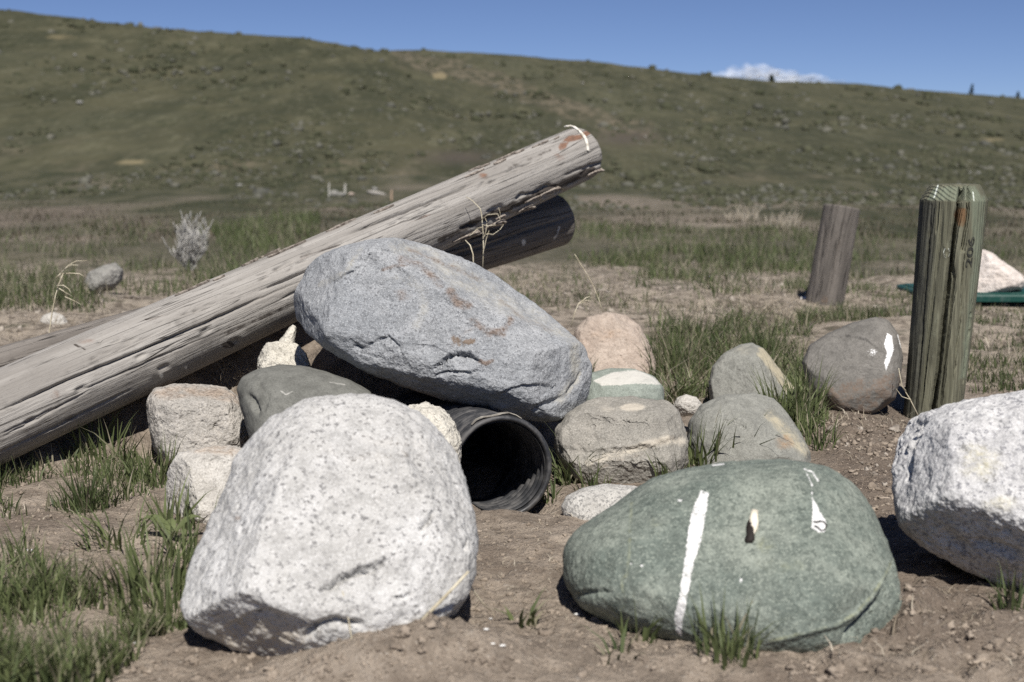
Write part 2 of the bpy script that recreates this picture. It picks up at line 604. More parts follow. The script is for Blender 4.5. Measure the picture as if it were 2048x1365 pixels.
hy = [24.0]
while hy[-1] < 200:
    hy.append(hy[-1] * 1.0085)
hy = np.array(hy)
hs = np.concatenate([np.linspace(-2.5, -0.62, 40), np.linspace(-0.6, 0.6, 260), np.linspace(0.62, 2.5, 40)])
hx = hs[None, :] * hy[:, None]
hyy = np.repeat(hy[:, None], len(hs), 1)
hp = np.stack([hx, hyy, np.zeros_like(hx)], -1).reshape(-1, 3)
hz = gz(hx, hyy, False).reshape(-1) + fbm(hp * 0.12, 3, 31) * 0.10 * sstep(30, 60, hp[:, 1]) + fbm(hp * 1.1, 3, 33) * 0.035
hz -= 0.03 * (hp[:, 1] < 26)
hv = hp.copy()
hv[:, 2] = hz
hpx, hpy = proj(hv)
hzone = np.zeros((len(hv), 4))
gully = [(800, 112), (860, 135), (920, 140), (1000, 165), (1100, 205), (1180, 235), (1300, 262)]
d, _, tt = seg_dist(hpx, hpy, gully)
hzone[:, 0] = (1 - sstep(8, 34, d)) * 0.9
for (bx, by, rx, ry, a) in [(880, 152, 16, 8, 1), (1740, 385, 45, 12, .9), (1480, 440, 40, 10, .8), (1560, 452, 50, 14, .8), (70, 378, 60, 9, .7), (120, 75, 50, 10, .5), (1990, 280, 40, 8, .5), (260, 325, 70, 8, .5), (500, 130, 60, 8, .4), (1400, 240, 60, 8, .4)]:
    hzone[:, 1] = np.maximum(hzone[:, 1], a * np.exp(-((hpx - bx) / rx) ** 2 - ((hpy - by) / ry) ** 2))
for (bx, by, rx, ry, a) in [(920, 315, 80, 14, 1), (1250, 276, 70, 16, 1)]:
    hzone[:, 2] = np.maximum(hzone[:, 2], a * np.exp(-((hpx - bx) / rx) ** 2 - ((hpy - by) / ry) ** 2))
hzone[:, 0] = np.maximum(hzone[:, 0], 0.6 * (1 - sstep(24, 36, hv[:, 1] + 7 * fbm(hp * np.array([0.25, 0.08, 0]), 3, 37))))
tag(mesh_obj('hill', hv, grid_faces(len(hy), len(hs)), hill_mat(), origin=(0, 0, 0), attrs={'zone': hzone}), 'long grassy hillside with sagebrush and a stony gully', kind='structure')

# land behind and beside the viewer, lower than the near ground so that nothing overlaps
b_ = NB('far_land')
mo = b_.done(b_.mix(b_.ramp(b_.noise(b_.coord(), 0.4, 5), 0.4, 0.6), (0.075, 0.08, 0.045), (0.16, 0.14, 0.10)))
th = np.linspace(0, 2 * np.pi, 65)[:-1]
pv = np.concatenate([[[0, 0, -0.25]], np.stack([2500 * np.cos(th), 2500 * np.sin(th), np.full(64, -0.6)], -1)])
tag(mesh_obj('terrain', pv, [(0, 1 + i, 1 + (i + 1) % 64) for i in range(64)], mo, origin=(0, 0, 0)), 'open range land around the boulders', kind='structure')

# ------------------------------------------------------------------ rocks
FOOT = []

def rock(name, label, outline, Y, df, db, mat, e=0.8, shear=0.0, planes=(), feats=(), mk=(), amp=0.03, res=1, seed=0,
         center=None, smooth=1.5, mid=0.012, cat='rock', group=None, facets=4, facet_f=0.9, foot=True, zoff=0.0, psoft=0.03, chips=0.0):
    ol = np.array(outline, float)
    if center is None:
        x, y = ol[:, 0], ol[:, 1]
        x2, y2 = np.roll(x, -1), np.roll(y, -1)
        cr = x * y2 - x2 * y
        A = cr.sum() / 2
        center = (((x + x2) * cr).sum() / (6 * A), ((y + y2) * cr).sum() / (6 * A))
    c = at(center[0], center[1], Y)
    w = np.array([0, 0, CAM_H]) - c
    w /= np.linalg.norm(w)
    u = np.cross([0, 0, 1], w); u /= np.linalg.norm(u)
    v = np.cross(w, u)
    o = np.array([0, 0, CAM_H])
    d = ray(ol[:, 0], ol[:, 1])
    tilt = w + shear * v            # the rock's widest section leans back by its shear
    t = ((c - o) @ tilt) / (d @ tilt)
    P = o + d * t[:, None] - c
    pu, pv_ = P @ u, P @ v
    nt = [0, 230, 130, 84, 44][res] if res else 400
    nf, nb = ([190, 84, 54, 34, 16][res], [46, 34, 24, 16, 8][res])
    th = np.linspace(0, 2 * np.pi, nt, endpoint=False)
    # radius of the outline in each direction
    rr = np.zeros(nt)
    n = len(ol)
    for k in range(n):
        ax, ay, bx, by = pu[k], pv_[k], pu[(k + 1) % n], pv_[(k + 1) % n]
        ex, ey = bx - ax, by - ay
        den = np.cos(th) * ey - np.sin(th) * ex
        den = np.where(np.abs(den) < 1e-12, 1e-12, den)
        tr = (ax * ey - ay * ex) / den
        sg = (np.cos(th) * ay - np.sin(th) * ax) / -den
        sg = (ax * np.sin(th) - ay * np.cos(th)) / den
        ok = (tr > 0) & (sg >= -1e-6) & (sg <= 1 + 1e-6)
        rr = np.where(ok & (tr > rr), tr, rr)
    sig = smooth / 360 * nt
    kk = np.arange(-int(4 * sig) - 1, int(4 * sig) + 2)
    g = np.exp(-(kk / max(sig, 0.3)) ** 2 / 2)
    g /= g.sum()
    rr = sum(gw * np.roll(rr, k) for gw, k in zip(g, kk))
    phi = np.concatenate([np.pi / 2 * (1 - np.arange(1, nf + 1) / nf), -np.pi / 2 * (np.arange(1, nb) / nb)])
    cs, sn = np.cos(phi) ** e, np.sign(phi) * np.abs(np.sin(phi)) ** e
    U = (cs[:, None] * (rr * np.cos(th))[None]).ravel()
    V = (cs[:, None] * (rr * np.sin(th))[None]).ravel()
    Wd = np.repeat(np.where(sn > 0, sn * df, sn * db), nt)
    U = np.concatenate([[0], U, [0]]); V = np.concatenate([[0], V, [0]]); Wd = np.concatenate([[df], Wd, [-db]])
    L = np.stack([U, V, Wd], -1)
    rm = rr.mean()
    rg = np.random.default_rng(1000 + seed)
    pl = list(planes)
    for k in range(facets):
        nn = rg.normal(size=3); nn[2] = abs(nn[2]) * 1.2 + 0.5
        pl.append((tuple(nn), facet_f + rg.uniform(-0.04, 0.04)))
    for nn, f in pl:
        nn = np.array(nn, float); nn /= np.linalg.norm(nn)
        q = L @ nn
        lim = q.max() * f
        s = rm * psoft
        ex = q - lim
        soft = np.where(ex > s, ex, np.where(ex < -s, 0, (ex + s) ** 2 / (4 * s)))
        L = L - nn * (soft * 0.94)[:, None]
    L[:, 2] -= shear * L[:, 1]
    quads = grid_faces(nf + nb - 1, nt, True) + 1
    last = len(L) - 1
    j = np.arange(nt)
    fan1 = np.stack([np.zeros(nt, int), 1 + (j + 1) % nt, 1 + j], -1)
    base = 1 + (nf + nb - 2) * nt
    fan2 = np.stack([np.full(nt, last), base + j, base + (j + 1) % nt], -1)
    tris = np.concatenate([fan1, quads[:, [0, 1, 2]], quads[:, [0, 2, 3]], fan2])
    X = c + L[:, [0]] * u + L[:, [1]] * v + L[:, [2]] * w
    nr = vnormals(X, tris)
    if ((nr * (X - c)).sum()) < 0:
        tris = tris[:, ::-1]
        nr = -nr
    q = (X - c) / rm + seed * 3.7
    disp = amp * rm * fbm(q * 1.3, 3, seed) + mid * rm * fbm(q * 5, 4, seed + 3, 0.6)
    if chips:
        rd = np.abs(fbm(q * 3.2, 4, seed + 8, 0.55))
        disp += chips * rm * (0.25 - rd)
        fl = fbm(q * 2.4, 2, seed + 12)
        disp -= chips * 0.8 * rm * sstep(0.18, 0.24, fl) * (0.6 + 0.8 * fbm(q * 6, 2, seed + 13))
    if res <= 1:
        disp += 0.0035 * rm * fbm(q * 22, 3, seed + 5, 0.6)
    X = X + nr * disp[:, None]
    nr = vnormals(X, tris)
    if feats:
        X = carve(X, nr, feats)
        nr = vnormals(X, tris)
    m = masks(X, nr, mk)
    X[:, 2] += zoff
    ob = mesh_obj(name, X, tris, mat, attrs={'mask': m})
    tag(ob, label, cat, group)
    if foot:
        FOOT.append((c[0], c[1] , rr.max() * 0.85 if rr.max() < 2 * rm else rm, (df + db) / 2, (db - df) / 2, X[:, 2].max()))
    return ob

G = lambda p, w, d, **k: dict(p=p, w=w, d=d, k='g', **k)
S = lambda p, w, d, **k: dict(p=p, w=w, d=d, k='s', **k)
RI = lambda p, w, d, **k: dict(p=p, w=w, d=d, k='r', **k)

m_granite = rock_mat('pale_granite', (0.44, 0.432, 0.415), (0.55, 0.545, 0.535), (0.09, 0.087, 0.09), 185, 0.57, 0.8, (0.70, 0.695, 0.685), 0.5, 430,
                     7, tint=(0.42, 0.37, 0.30), bump=0.5, bump_d=0.004, pits=0.5, seed=1.3)
m_granite2 = rock_mat('white_granite', (0.47, 0.465, 0.465), (0.58, 0.575, 0.565), (0.12, 0.12, 0.14), 160, 0.54, 0.7, (0.72, 0.71, 0.71), 0.45, 380,
                      6, tint=(0.62, 0.58, 0.42), bump=0.5, bump_d=0.0045, pits=0.6, seed=4.1)
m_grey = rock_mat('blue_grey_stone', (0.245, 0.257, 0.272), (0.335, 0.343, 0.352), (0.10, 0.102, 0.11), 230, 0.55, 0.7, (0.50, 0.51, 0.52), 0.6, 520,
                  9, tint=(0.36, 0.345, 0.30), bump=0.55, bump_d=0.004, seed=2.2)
m_green = rock_mat('green_stone', (0.132, 0.157, 0.137), (0.238, 0.262, 0.225), (0.065, 0.08, 0.07), 130, 0.54, 0.65, (0.36, 0.39, 0.33), 0.5, 360,
                   14, tint=(0.30, 0.31, 0.19), bump=0.5, bump_d=0.003, seed=3.4, rough=0.75)
m_tan = rock_mat('tan_granite', (0.370, 0.348, 0.314), (0.430, 0.400, 0.361), (0.15, 0.14, 0.135), 210, 0.57, 0.65, (0.60, 0.58, 0.55), 0.45, 480,
                 9, rust=(0.36, 0.27, 0.20), bump=0.7, bump_d=0.005, pits=0.8, seed=5.2)
m_dark = rock_mat('dark_smooth_stone', (0.128, 0.128, 0.115), (0.174, 0.174, 0.157), (0.09, 0.09, 0.085), 140, 0.6, 0.4, (0.27, 0.27, 0.25), 0.25, 420,
                  10, tint=(0.40, 0.39, 0.36), bump=0.3, bump_d=0.002, seed=6.7)
m_cream = rock_mat('cream_granite', (0.447, 0.421, 0.378), (0.499, 0.477, 0.439), (0.24, 0.22, 0.20), 190, 0.59, 0.55, (0.68, 0.66, 0.62), 0.4, 420,
                   8, rust=(0.44, 0.32, 0.22), bump=0.6, bump_d=0.0045, pits=0.7, seed=7.9)
m_rough = rock_mat('chalky_rough_stone', (0.55, 0.52, 0.45), (0.62, 0.59, 0.52), (0.22, 0.20, 0.17), 130, 0.58, 0.6, (0.70, 0.68, 0.62), 0.4, 380,
                   10, bump=0.8, bump_d=0.006, pits=0.5, seed=8.4)
m_pepper = rock_mat('pepper_grey_stone', (0.255, 0.242, 0.213), (0.304, 0.285, 0.251), (0.13, 0.125, 0.11), 260, 0.55, 0.6, (0.52, 0.50, 0.46), 0.45, 560,
                    9, tint=(0.52, 0.47, 0.39), rust=(0.40, 0.28, 0.18), bump=0.5, bump_d=0.0035, seed=9.6)
m_olive = rock_mat('olive_grey_stone', (0.222, 0.222, 0.199), (0.261, 0.261, 0.234), (0.12, 0.12, 0.11), 240, 0.57, 0.5, (0.43, 0.43, 0.39), 0.35, 520,
                   9, tint=(0.43, 0.38, 0.27), rust=(0.42, 0.26, 0.14), bump=0.4, bump_d=0.003, seed=10.3)
m_pink = rock_mat('pinkish_sandstone', (0.378, 0.304, 0.251), (0.440, 0.370, 0.312), (0.25, 0.20, 0.165), 150, 0.58, 0.5, (0.60, 0.54, 0.48), 0.4, 400,
                  11, rust=(0.46, 0.31, 0.20), bump=0.7, bump_d=0.005, seed=11.1)
m_paintdark = rock_mat('dark_grey_stone', (0.154, 0.146, 0.132), (0.198, 0.187, 0.170), (0.10, 0.095, 0.09), 210, 0.58, 0.5, (0.29, 0.28, 0.26), 0.3, 460,
                       9, bump=0.4, bump_d=0.003, seed=12.8, paint=(0.82, 0.82, 0.81), coat=(0.155, 0.118, 0.092))
m_salt = rock_mat('salt_and_pepper_stone', (0.458, 0.444, 0.414), (0.510, 0.497, 0.466), (0.11, 0.11, 0.11), 240, 0.53, 0.75, (0.68, 0.67, 0.64), 0.35, 520,
                  9, bump=0.6, bump_d=0.004, seed=13.5)
m_rose = rock_mat('rose_granite', (0.60, 0.53, 0.475), (0.66, 0.60, 0.555), (0.26, 0.22, 0.20), 60, 0.58, 0.5, (0.74, 0.70, 0.66), 0.4, 300,
                  9, bump=0.7, bump_d=0.006, seed=14.5)
m_band = rock_mat('banded_green_white_stone', (0.225, 0.255, 0.223), (0.272, 0.302, 0.268), (0.14, 0.16, 0.14), 220, 0.58, 0.5, (0.45, 0.47, 0.43), 0.35, 500,
                  9, paint=(0.52, 0.505, 0.465), bump=0.4, bump_d=0.003, seed=15.5)
m_white = rock_mat('white_chip_stone', (0.68, 0.67, 0.64), (0.74, 0.73, 0.70), (0.35, 0.34, 0.32), 200, 0.6, 0.4, (0.8, 0.8, 0.78), 0.3, 400, 12, bump=0.6, bump_d=0.003, seed=16.5)
m_far = rock_mat('far_pale_stone', (0.24, 0.235, 0.215), (0.30, 0.29, 0.27), (0.15, 0.14, 0.13), 60, 0.58, 0.5, None, 0, 200, 9, bump=0.6, bump_d=0.01, seed=17.5)

# big blue-grey boulder on top of the pile
grey_rust = [(1, 'line', [(975, 668), (1000, 664), (1018, 652), (1022, 640)], 16, .8), (1, 'line', [(900, 585), (915, 605), (935, 612)], 20, .85), (1, 'line', [(945, 640), (970, 662), (1005, 668)], 16, .7),
             (1, 'line', [(765, 540), (790, 532), (812, 530)], 9, .55), (1, 'line', [(960, 722), (972, 728), (984, 722)], 9, .9), (1, 'line', [(800, 520), (840, 530), (880, 570)], 18, .6),
             (1, 'blob', (805, 590, 20, 14), .8, .5), (1, 'line', [(820, 500), (870, 520), (960, 560)], 12, .5), (1, 'line', [(1000, 600), (1050, 640), (1100, 660)], 12, .4),
             (1, 'line', [(720, 745), (850, 790), (1000, 832)], 14, .55), (3, 'line', [(908, 676), (922, 690), (945, 682)], 15, .62), (1, 'line', [(906, 690), (925, 668), (950, 655)], 12, .35)]
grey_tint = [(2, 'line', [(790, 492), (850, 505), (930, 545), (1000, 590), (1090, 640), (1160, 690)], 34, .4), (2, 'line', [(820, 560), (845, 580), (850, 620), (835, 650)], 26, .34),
             (2, 'line', [(760, 560), (800, 555), (830, 575)], 14, .3), (2, 'poly', [(800, 500), (900, 520), (1020, 590), (1120, 655), (1160, 695), (1090, 668), (980, 622), (900, 580), (850, 535)], 22, .42), (2, 'line', [(640, 570), (690, 545), (720, 500)], 14, .45),  # the polygon paints the upper right face paler, as if sunlit
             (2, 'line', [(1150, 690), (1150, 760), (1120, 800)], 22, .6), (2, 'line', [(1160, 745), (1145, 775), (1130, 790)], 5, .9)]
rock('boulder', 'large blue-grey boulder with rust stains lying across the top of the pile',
     [(580, 612), (588, 580), (612, 540), (645, 512), (690, 492), (745, 481), (795, 477), (850, 489), (920, 515), (990, 551), (1060, 600), (1120, 648), (1165, 693), (1184, 735), (1182, 772), (1166, 822), (1122, 840), (1075, 843), (1000, 829), (900, 800), (800, 769), (720, 738), (650, 694), (610, 662), (588, 640)],
     2.36, 0.155, 0.36, m_grey, e=0.72, shear=0.30, res=0, seed=1, amp=0.02, mid=0.012, facets=6, facet_f=0.95, psoft=0.02, chips=0.013,
     planes=[((0.42, 0.74, 0.55), 0.74), ((-0.12, 0.10, 0.99), 0.80), ((-0.25, -0.85, 0.45), 0.93), ((-0.75, 0.25, 0.6), 0.86), ((0.75, -0.3, 0.55), 0.90)],
     feats=[S([(866, 742), (888, 719), (912, 707), (935, 708), (958, 722)], 5, .007, r=40), G([(866, 740), (888, 720), (912, 708), (935, 709), (958, 723)], 4, .008),
            G([(868, 757), (895, 745), (919, 746), (967, 744)], 3, .006), S([(727, 698), (751, 677), (779, 672), (799, 690), (804, 712)], 5, .005, r=30),
            G([(708, 690), (727, 701)], 5, .008), S([(1001, 787), (1039, 771), (1083, 767), (1110, 775), (1111, 794)], 5, .005, r=30),
            G([(1060, 822), (1093, 809), (1124, 797)], 5, .006), G([(1130, 795), (1150, 770), (1162, 745)], 4, .004),
            RI([(745, 500), (800, 520), (851, 540), (902, 588), (936, 611), (987, 625), (1039, 652), (1107, 672), (1162, 693)], 16, .006),
            S([(655, 570), (690, 548), (735, 520), (745, 500)], 6, .004, r=50), S([(760, 512), (765, 500), (800, 503), (840, 520)], 5, .005, r=30),
            G([(946, 552), (976, 566)], 3, .003), G([(990, 578), (1012, 592)], 3, .003), G([(1030, 600), (1048, 612)], 3, .003), G([(700, 640), (760, 640), (800, 655)], 10, .002)],
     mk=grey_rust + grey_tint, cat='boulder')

# pale granite boulder in front
rock('boulder', 'pale speckled granite boulder leaning in the left foreground before the black pipe',
     [(700, 790), (740, 792), (785, 802), (840, 830), (890, 878), (925, 955), (943, 1030), (951, 1090), (943, 1150), (930, 1195), (880, 1250), (800, 1300), (700, 1320), (620, 1332), (560, 1330), (500, 1316), (430, 1290), (378, 1258), (360, 1212), (364, 1178), (392, 1095), (430, 1010), (470, 915), (500, 876), (545, 835), (590, 808), (645, 796)],
     1.50, 0.13, 0.16, m_granite, e=0.74, shear=0.52, res=0, seed=2, amp=0.03, mid=0.014, facets=3, facet_f=0.95, psoft=0.06, chips=0.012, center=(655, 1060),
     planes=[((-0.30, -0.80, 0.50), 0.84), ((-0.80, 0.30, 0.5), 0.80), ((0.05, 0.05, 1.0), 0.82), ((0.75, 0.25, 0.6), 0.9), ((0.15, 0.5, 0.85), 0.86)],
     feats=[G([(640, 1185), (677, 1156), (721, 1140), (757, 1128), (779, 1112)], 6, .008), S([(640, 1185), (677, 1156), (721, 1140), (757, 1128), (779, 1112)], 7, .005, r=50), G([(839, 1064), (872, 1020)], 6, .008),
            S([(440, 1262), (508, 1222), (539, 1217), (588, 1234), (626, 1252)], 8, .006, r=90), G([(606, 1281), (628, 1257), (668, 1244), (725, 1250)], 8, .011),
            G([(785, 1198), (834, 1187)], 6, .004), G([(930, 1100), (945, 1080)], 8, .006), RI([(770, 830), (800, 870), (805, 930), (840, 990)], 20, .006),
            G([(820, 880), (850, 960)], 24, .005), G([(700, 1060), (760, 1050), (820, 1020)], 14, .003)],
     mk=[(2, 'blob', (520, 1270, 110, 40), .6, .6), (2, 'blob', (760, 900, 160, 40), .8, .25), (0, 'line', [(598, 1180), (606, 1200), (600, 1225)], 7, .45), (1, 'blob', (475, 1036, 8, 5), .6, .7)], cat='boulder')

# green boulder with the painted stripe
stripe = [(1402, 979), (1419, 986), (1414, 1023), (1403, 1083), (1390, 1120), (1376, 1194), (1365, 1253), (1365, 1276), (1352, 1266), (1347, 1238), (1359, 1186), (1368, 1120), (1377, 1053), (1385, 1016)]
green_rock = rock('boulder', 'rounded green boulder with a white painted stripe down its front',
     [(1127, 1112), (1136, 1080), (1166, 1050), (1230, 1010), (1300, 962), (1380, 936), (1460, 922), (1560, 920), (1650, 935), (1702, 966), (1740, 1018), (1768, 1070), (1790, 1130), (1803, 1198), (1797, 1236), (1772, 1264), (1720, 1300), (1640, 1325), (1560, 1330), (1450, 1320), (1360, 1300), (1250, 1260), (1160, 1215), (1130, 1162)],
     1.55, 0.145, 0.20, m_green, e=0.84, shear=0.62, res=0, seed=3, amp=0.015, mid=0.009, facets=0,
     planes=[((0.0, 0.15, 1.0), 0.88), ((0.6, -0.45, 0.6), 0.93)],
     feats=[RI([(1538, 1283), (1619, 1264), (1675, 1249), (1712, 1227), (1745, 1190), (1771, 1149), (1786, 1120)], 7, .003),
            S([(1786, 1112), (1774, 1155), (1750, 1195), (1718, 1232), (1690, 1262), (1680, 1290)][::-1], 8, .009, r=60),
            G([(1145, 1196), (1180, 1185), (1225, 1184)], 4, .004), G([(1380, 1180), (1450, 1172), (1560, 1172)], 9, .002), G([(1480, 1205), (1560, 1200)], 8, .002)],
     mk=[(0, 'poly', stripe, 5.0, .68), (0, 'poly', [(1390, 1010), (1402, 984), (1414, 990), (1396, 1085), (1380, 1160), (1370, 1160), (1380, 1060)], 6, .85), (0, 'blob', (1360, 1001, 6, 4), .6, .6), (0, 'line', [(1608, 938), (1624, 944), (1636, 962)], 5, .62), (0, 'line', [(1612, 944), (1624, 970), (1624, 990)], 4, .58),
         (0, 'poly', [(1622, 986), (1631, 1004), (1640, 1022), (1653, 1045), (1651, 1064), (1636, 1066), (1622, 1056), (1625, 1020)], 4, .72), (0, 'blob', (1482, 1162, 4, 6), .6, .6),
         (0, 'line', [(1425, 931), (1448, 928)], 4, .7), (0, 'blob', (1262, 1128, 5, 3), .6, .5), (0, 'blob', (1284, 1132, 4, 3), .6, .5),
         (2, 'line', [(1263, 1006), (1259, 1068), (1258, 1120), (1254, 1149), (1244, 1160), (1248, 1216)], 9, .38), (2, 'line', [(1538, 1283), (1619, 1264), (1675, 1249), (1712, 1227), (1745, 1190), (1771, 1149), (1786, 1120)], 8, .4),
         (2, 'blob', (1310, 1045, 14, 9), .7, .45), (2, 'blob', (1530, 1090, 20, 20), .8, .4), (2, 'blob', (1570, 1130, 60, 20), .8, .3)], cat='boulder')

# white boulder cut by the right edge
rock('boulder', 'big white speckled boulder cut off by the right edge of the picture',
     [(1784, 985), (1788, 930), (1799, 880), (1815, 845), (1850, 820), (1930, 797), (2048, 780), (2150, 785), (2260, 830), (2330, 920), (2340, 1050), (2280, 1150), (2150, 1200), (2060, 1196), (1990, 1172), (1930, 1146), (1850, 1098), (1800, 1050)],
     1.67, 0.14, 0.19, m_granite2, e=0.80, shear=0.35, res=0, seed=4, amp=0.03, mid=0.016, chips=0.012, psoft=0.06, facets=2, facet_f=0.95,
     planes=[((-0.2, -0.78, 0.58), 0.74), ((0, 0.25, 1.0), 0.86), ((-0.8, 0.1, 0.55), 0.88)],
     feats=[S([(1818, 965), (1826, 910), (1842, 862), (1862, 836)][::-1], 10, .012, r=26), G([(1940, 1085), (1985, 1092), (2048, 1112)], 9, .008), G([(1880, 1060), (1930, 1100)], 14, .006), G([(2005, 1062), (2022, 1066)], 5, .006)],
     mk=[(2, 'blob', (1960, 925, 50, 40), .8, .45), (2, 'blob', (2000, 1010, 40, 20), .8, .4), (2, 'line', [(1850, 1108), (1930, 1150), (2048, 1196)], 14, .6)], cat='boulder')

rock('rock', 'tan-topped grey granite rock sitting just under the weathered log',
     [(294, 825), (297, 795), (312, 779), (345, 771), (400, 768), (450, 775), (480, 797), (510, 832), (528, 862), (515, 900), (470, 930), (400, 945), (330, 935), (306, 895)],
     2.36, 0.105, 0.09, m_tan, e=0.84, shear=0.15, res=1, seed=5, chips=0.018, amp=0.03, mid=0.02, planes=[((0.05, 0.9, 0.45), 0.82), ((0, 0.05, 1), 0.8), ((0.7, 0.2, 0.6), 0.85)], facets=2,
     feats=[G([(425, 850), (445, 860)], 8, .006)], mk=[(1, 'poly', [(300, 785), (340, 770), (450, 772), (490, 800), (520, 840), (500, 830), (460, 805), (380, 795), (320, 800)], 14, .75)])
rock('rock', 'smooth dark grey rock tucked behind the pale granite boulder',
     [(474, 778), (484, 757), (515, 739), (560, 730), (600, 731), (650, 742), (700, 759), (742, 785), (760, 830), (740, 930), (620, 960), (520, 940), (495, 860), (480, 810)],
     2.22, 0.10, 0.12, m_dark, e=0.85, shear=0.5, res=1, seed=6, amp=0.02, mid=0.006, facets=1,
     feats=[G([(493, 790), (505, 798), (516, 830)], 6, .008), S([(500, 780), (520, 765), (540, 790), (530, 830)], 8, .004, r=30)], mk=[(2, 'line', [(563, 783), (572, 790), (585, 783)], 3, .8), (2, 'line', [(660, 765), (690, 770)], 3, .6)])
rock('rock', 'cream-coloured rock half hidden by the pale granite boulder on its left',
     [(328, 990), (334, 945), (356, 908), (410, 893), (470, 893), (520, 905), (520, 1000), (470, 1060), (410, 1078), (350, 1060), (332, 1030)],
     1.97, 0.07, 0.07, m_cream, e=0.84, shear=0.2, res=1, seed=7, chips=0.018, amp=0.03, mid=0.016, planes=[((0.1, 0.2, 1), 0.8), ((-0.85, -0.1, 0.5), 0.72)], facets=2, mk=[(1, 'blob', (440, 900, 60, 14), .8, .6)])
rock('rock', 'small chalky rough rock wedged left of the pipe under the grey boulder',
     [(785, 840), (810, 815), (850, 805), (882, 816), (908, 846), (922, 880), (920, 940), (900, 1000), (850, 1025), (800, 1000), (782, 920)],
     1.99, 0.055, 0.05, m_rough, e=0.8, shear=0.3, res=1, seed=8, chips=0.018, amp=0.05, mid=0.03, facets=3, facet_f=0.86)
rock('rock', 'rough pale lump between the log and the smooth dark rock',
     [(514, 725), (524, 698), (534, 686), (560, 684), (596, 690), (612, 708), (625, 740), (630, 790), (570, 810), (515, 800)],
     2.50, 0.06, 0.06, m_rough, e=0.78, shear=0.3, res=1, seed=9, chips=0.018, amp=0.05, mid=0.03, facets=3, facet_f=0.86)
rock('rock', 'small pointed pale stone sticking up under the log beside the grey boulder',
     [(545, 720), (560, 680), (575, 660), (586, 649), (593, 653), (590, 680), (588, 730)],
     2.56, 0.022, 0.025, m_rough, e=0.8, shear=0.2, res=2, seed=10, amp=0.05, mid=0.03, facets=2, center=(574, 695))
rock('rock', 'blocky grey rock with a tan band right of the black pipe',
     [(1110, 890), (1113, 858), (1132, 832), (1160, 812), (1190, 798), (1260, 794), (1330, 799), (1356, 820), (1374, 868), (1374, 925), (1350, 968), (1290, 990), (1210, 990), (1150, 960), (1122, 925)],
     2.24, 0.105, 0.13, m_pepper, e=0.72, shear=0.35, res=1, seed=11, chips=0.018, amp=0.03, mid=0.016, planes=[((0, 0.1, 1), 0.82), ((0.05, 0.9, 0.45), 0.8), ((0, -0.7, 0.7), 0.8)], facets=2,
     feats=[G([(1150, 850), (1230, 845), (1330, 850)], 16, .006), S([(1120, 895), (1220, 900), (1300, 890), (1368, 870)], 14, .006, r=60)],
     mk=[(2, 'line', [(1180, 925), (1250, 905), (1330, 880), (1365, 885)], 20, .6), (2, 'blob', (1265, 815, 24, 8), .6, .8), (2, 'blob', (1230, 815, 50, 14), .8, .3), (1, 'line', [(1200, 935), (1260, 915), (1310, 900)], 9, .35)])
rock('rock', 'flat green-grey rock with a white upper band beside the blue-grey boulder',
     [(1160, 772), (1178, 748), (1220, 737), (1270, 738), (1308, 753), (1328, 775), (1328, 805), (1250, 830), (1165, 820)],
     2.62, 0.07, 0.10, m_band, e=0.76, shear=0.4, res=1, seed=12, amp=0.025, mid=0.012, planes=[((0, 0.85, 0.5), 0.8)], facets=1,
     mk=[(0, 'poly', [(1186, 762), (1225, 745), (1275, 740), (1310, 756), (1322, 770), (1270, 768), (1240, 771), (1205, 772)], 5, .95)])
rock('rock', 'smooth grey rock with an orange blush behind the green boulder',
     [(1374, 885), (1378, 842), (1402, 810), (1450, 790), (1510, 786), (1545, 798), (1578, 832), (1604, 870), (1620, 905), (1622, 950), (1560, 985), (1450, 985), (1390, 950)],
     2.37, 0.105, 0.13, m_olive, e=0.78, shear=0.45, res=1, seed=13, chips=0.018, amp=0.025, mid=0.01, planes=[((0.55, 0.55, 0.6), 0.8)], facets=2,
     feats=[G([(1440, 850), (1480, 845), (1500, 860)], 10, .004), G([(1465, 858), (1495, 850)], 5, .003)], mk=[(1, 'blob', (1570, 885, 20, 16), .8, .6), (2, 'line', [(1540, 830), (1580, 870), (1610, 905)], 26, .5)])
rock('rock', 'cone-shaped grey-green rock with a tan flank standing in the grass',
     [(1416, 765), (1424, 732), (1446, 708), (1478, 690), (1504, 686), (1526, 697), (1556, 733), (1588, 775), (1606, 806), (1600, 850), (1500, 860), (1425, 830)],
     2.86, 0.09, 0.10, m_olive, e=0.76, shear=0.4, res=1, seed=14, chips=0.018, amp=0.025, mid=0.01, planes=[((0.75, 0.45, 0.4), 0.82), ((-0.4, 0.1, 0.9), 0.82)], facets=1,
     mk=[(2, 'line', [(1525, 705), (1560, 750), (1600, 805)], 20, .85), (2, 'blob', (1490, 700, 30, 12), .8, .3)])
rock('rock', 'round pinkish tan rock behind the blue-grey boulder',
     [(1144, 700), (1152, 660), (1176, 634), (1214, 623), (1254, 631), (1282, 655), (1302, 692), (1314, 738), (1300, 775), (1220, 785), (1150, 770)],
     3.38, 0.09, 0.12, m_pink, e=0.74, shear=0.35, res=1, seed=15, chips=0.018, amp=0.03, mid=0.016, planes=[((0, 0.15, 1), 0.78), ((0.5, 0.7, 0.4), 0.88)], facets=2,
     feats=[G([(1238, 636), (1255, 642), (1266, 646)], 3, .005)], mk=[(1, 'blob', (1218, 670, 40, 16), .9, .45)])
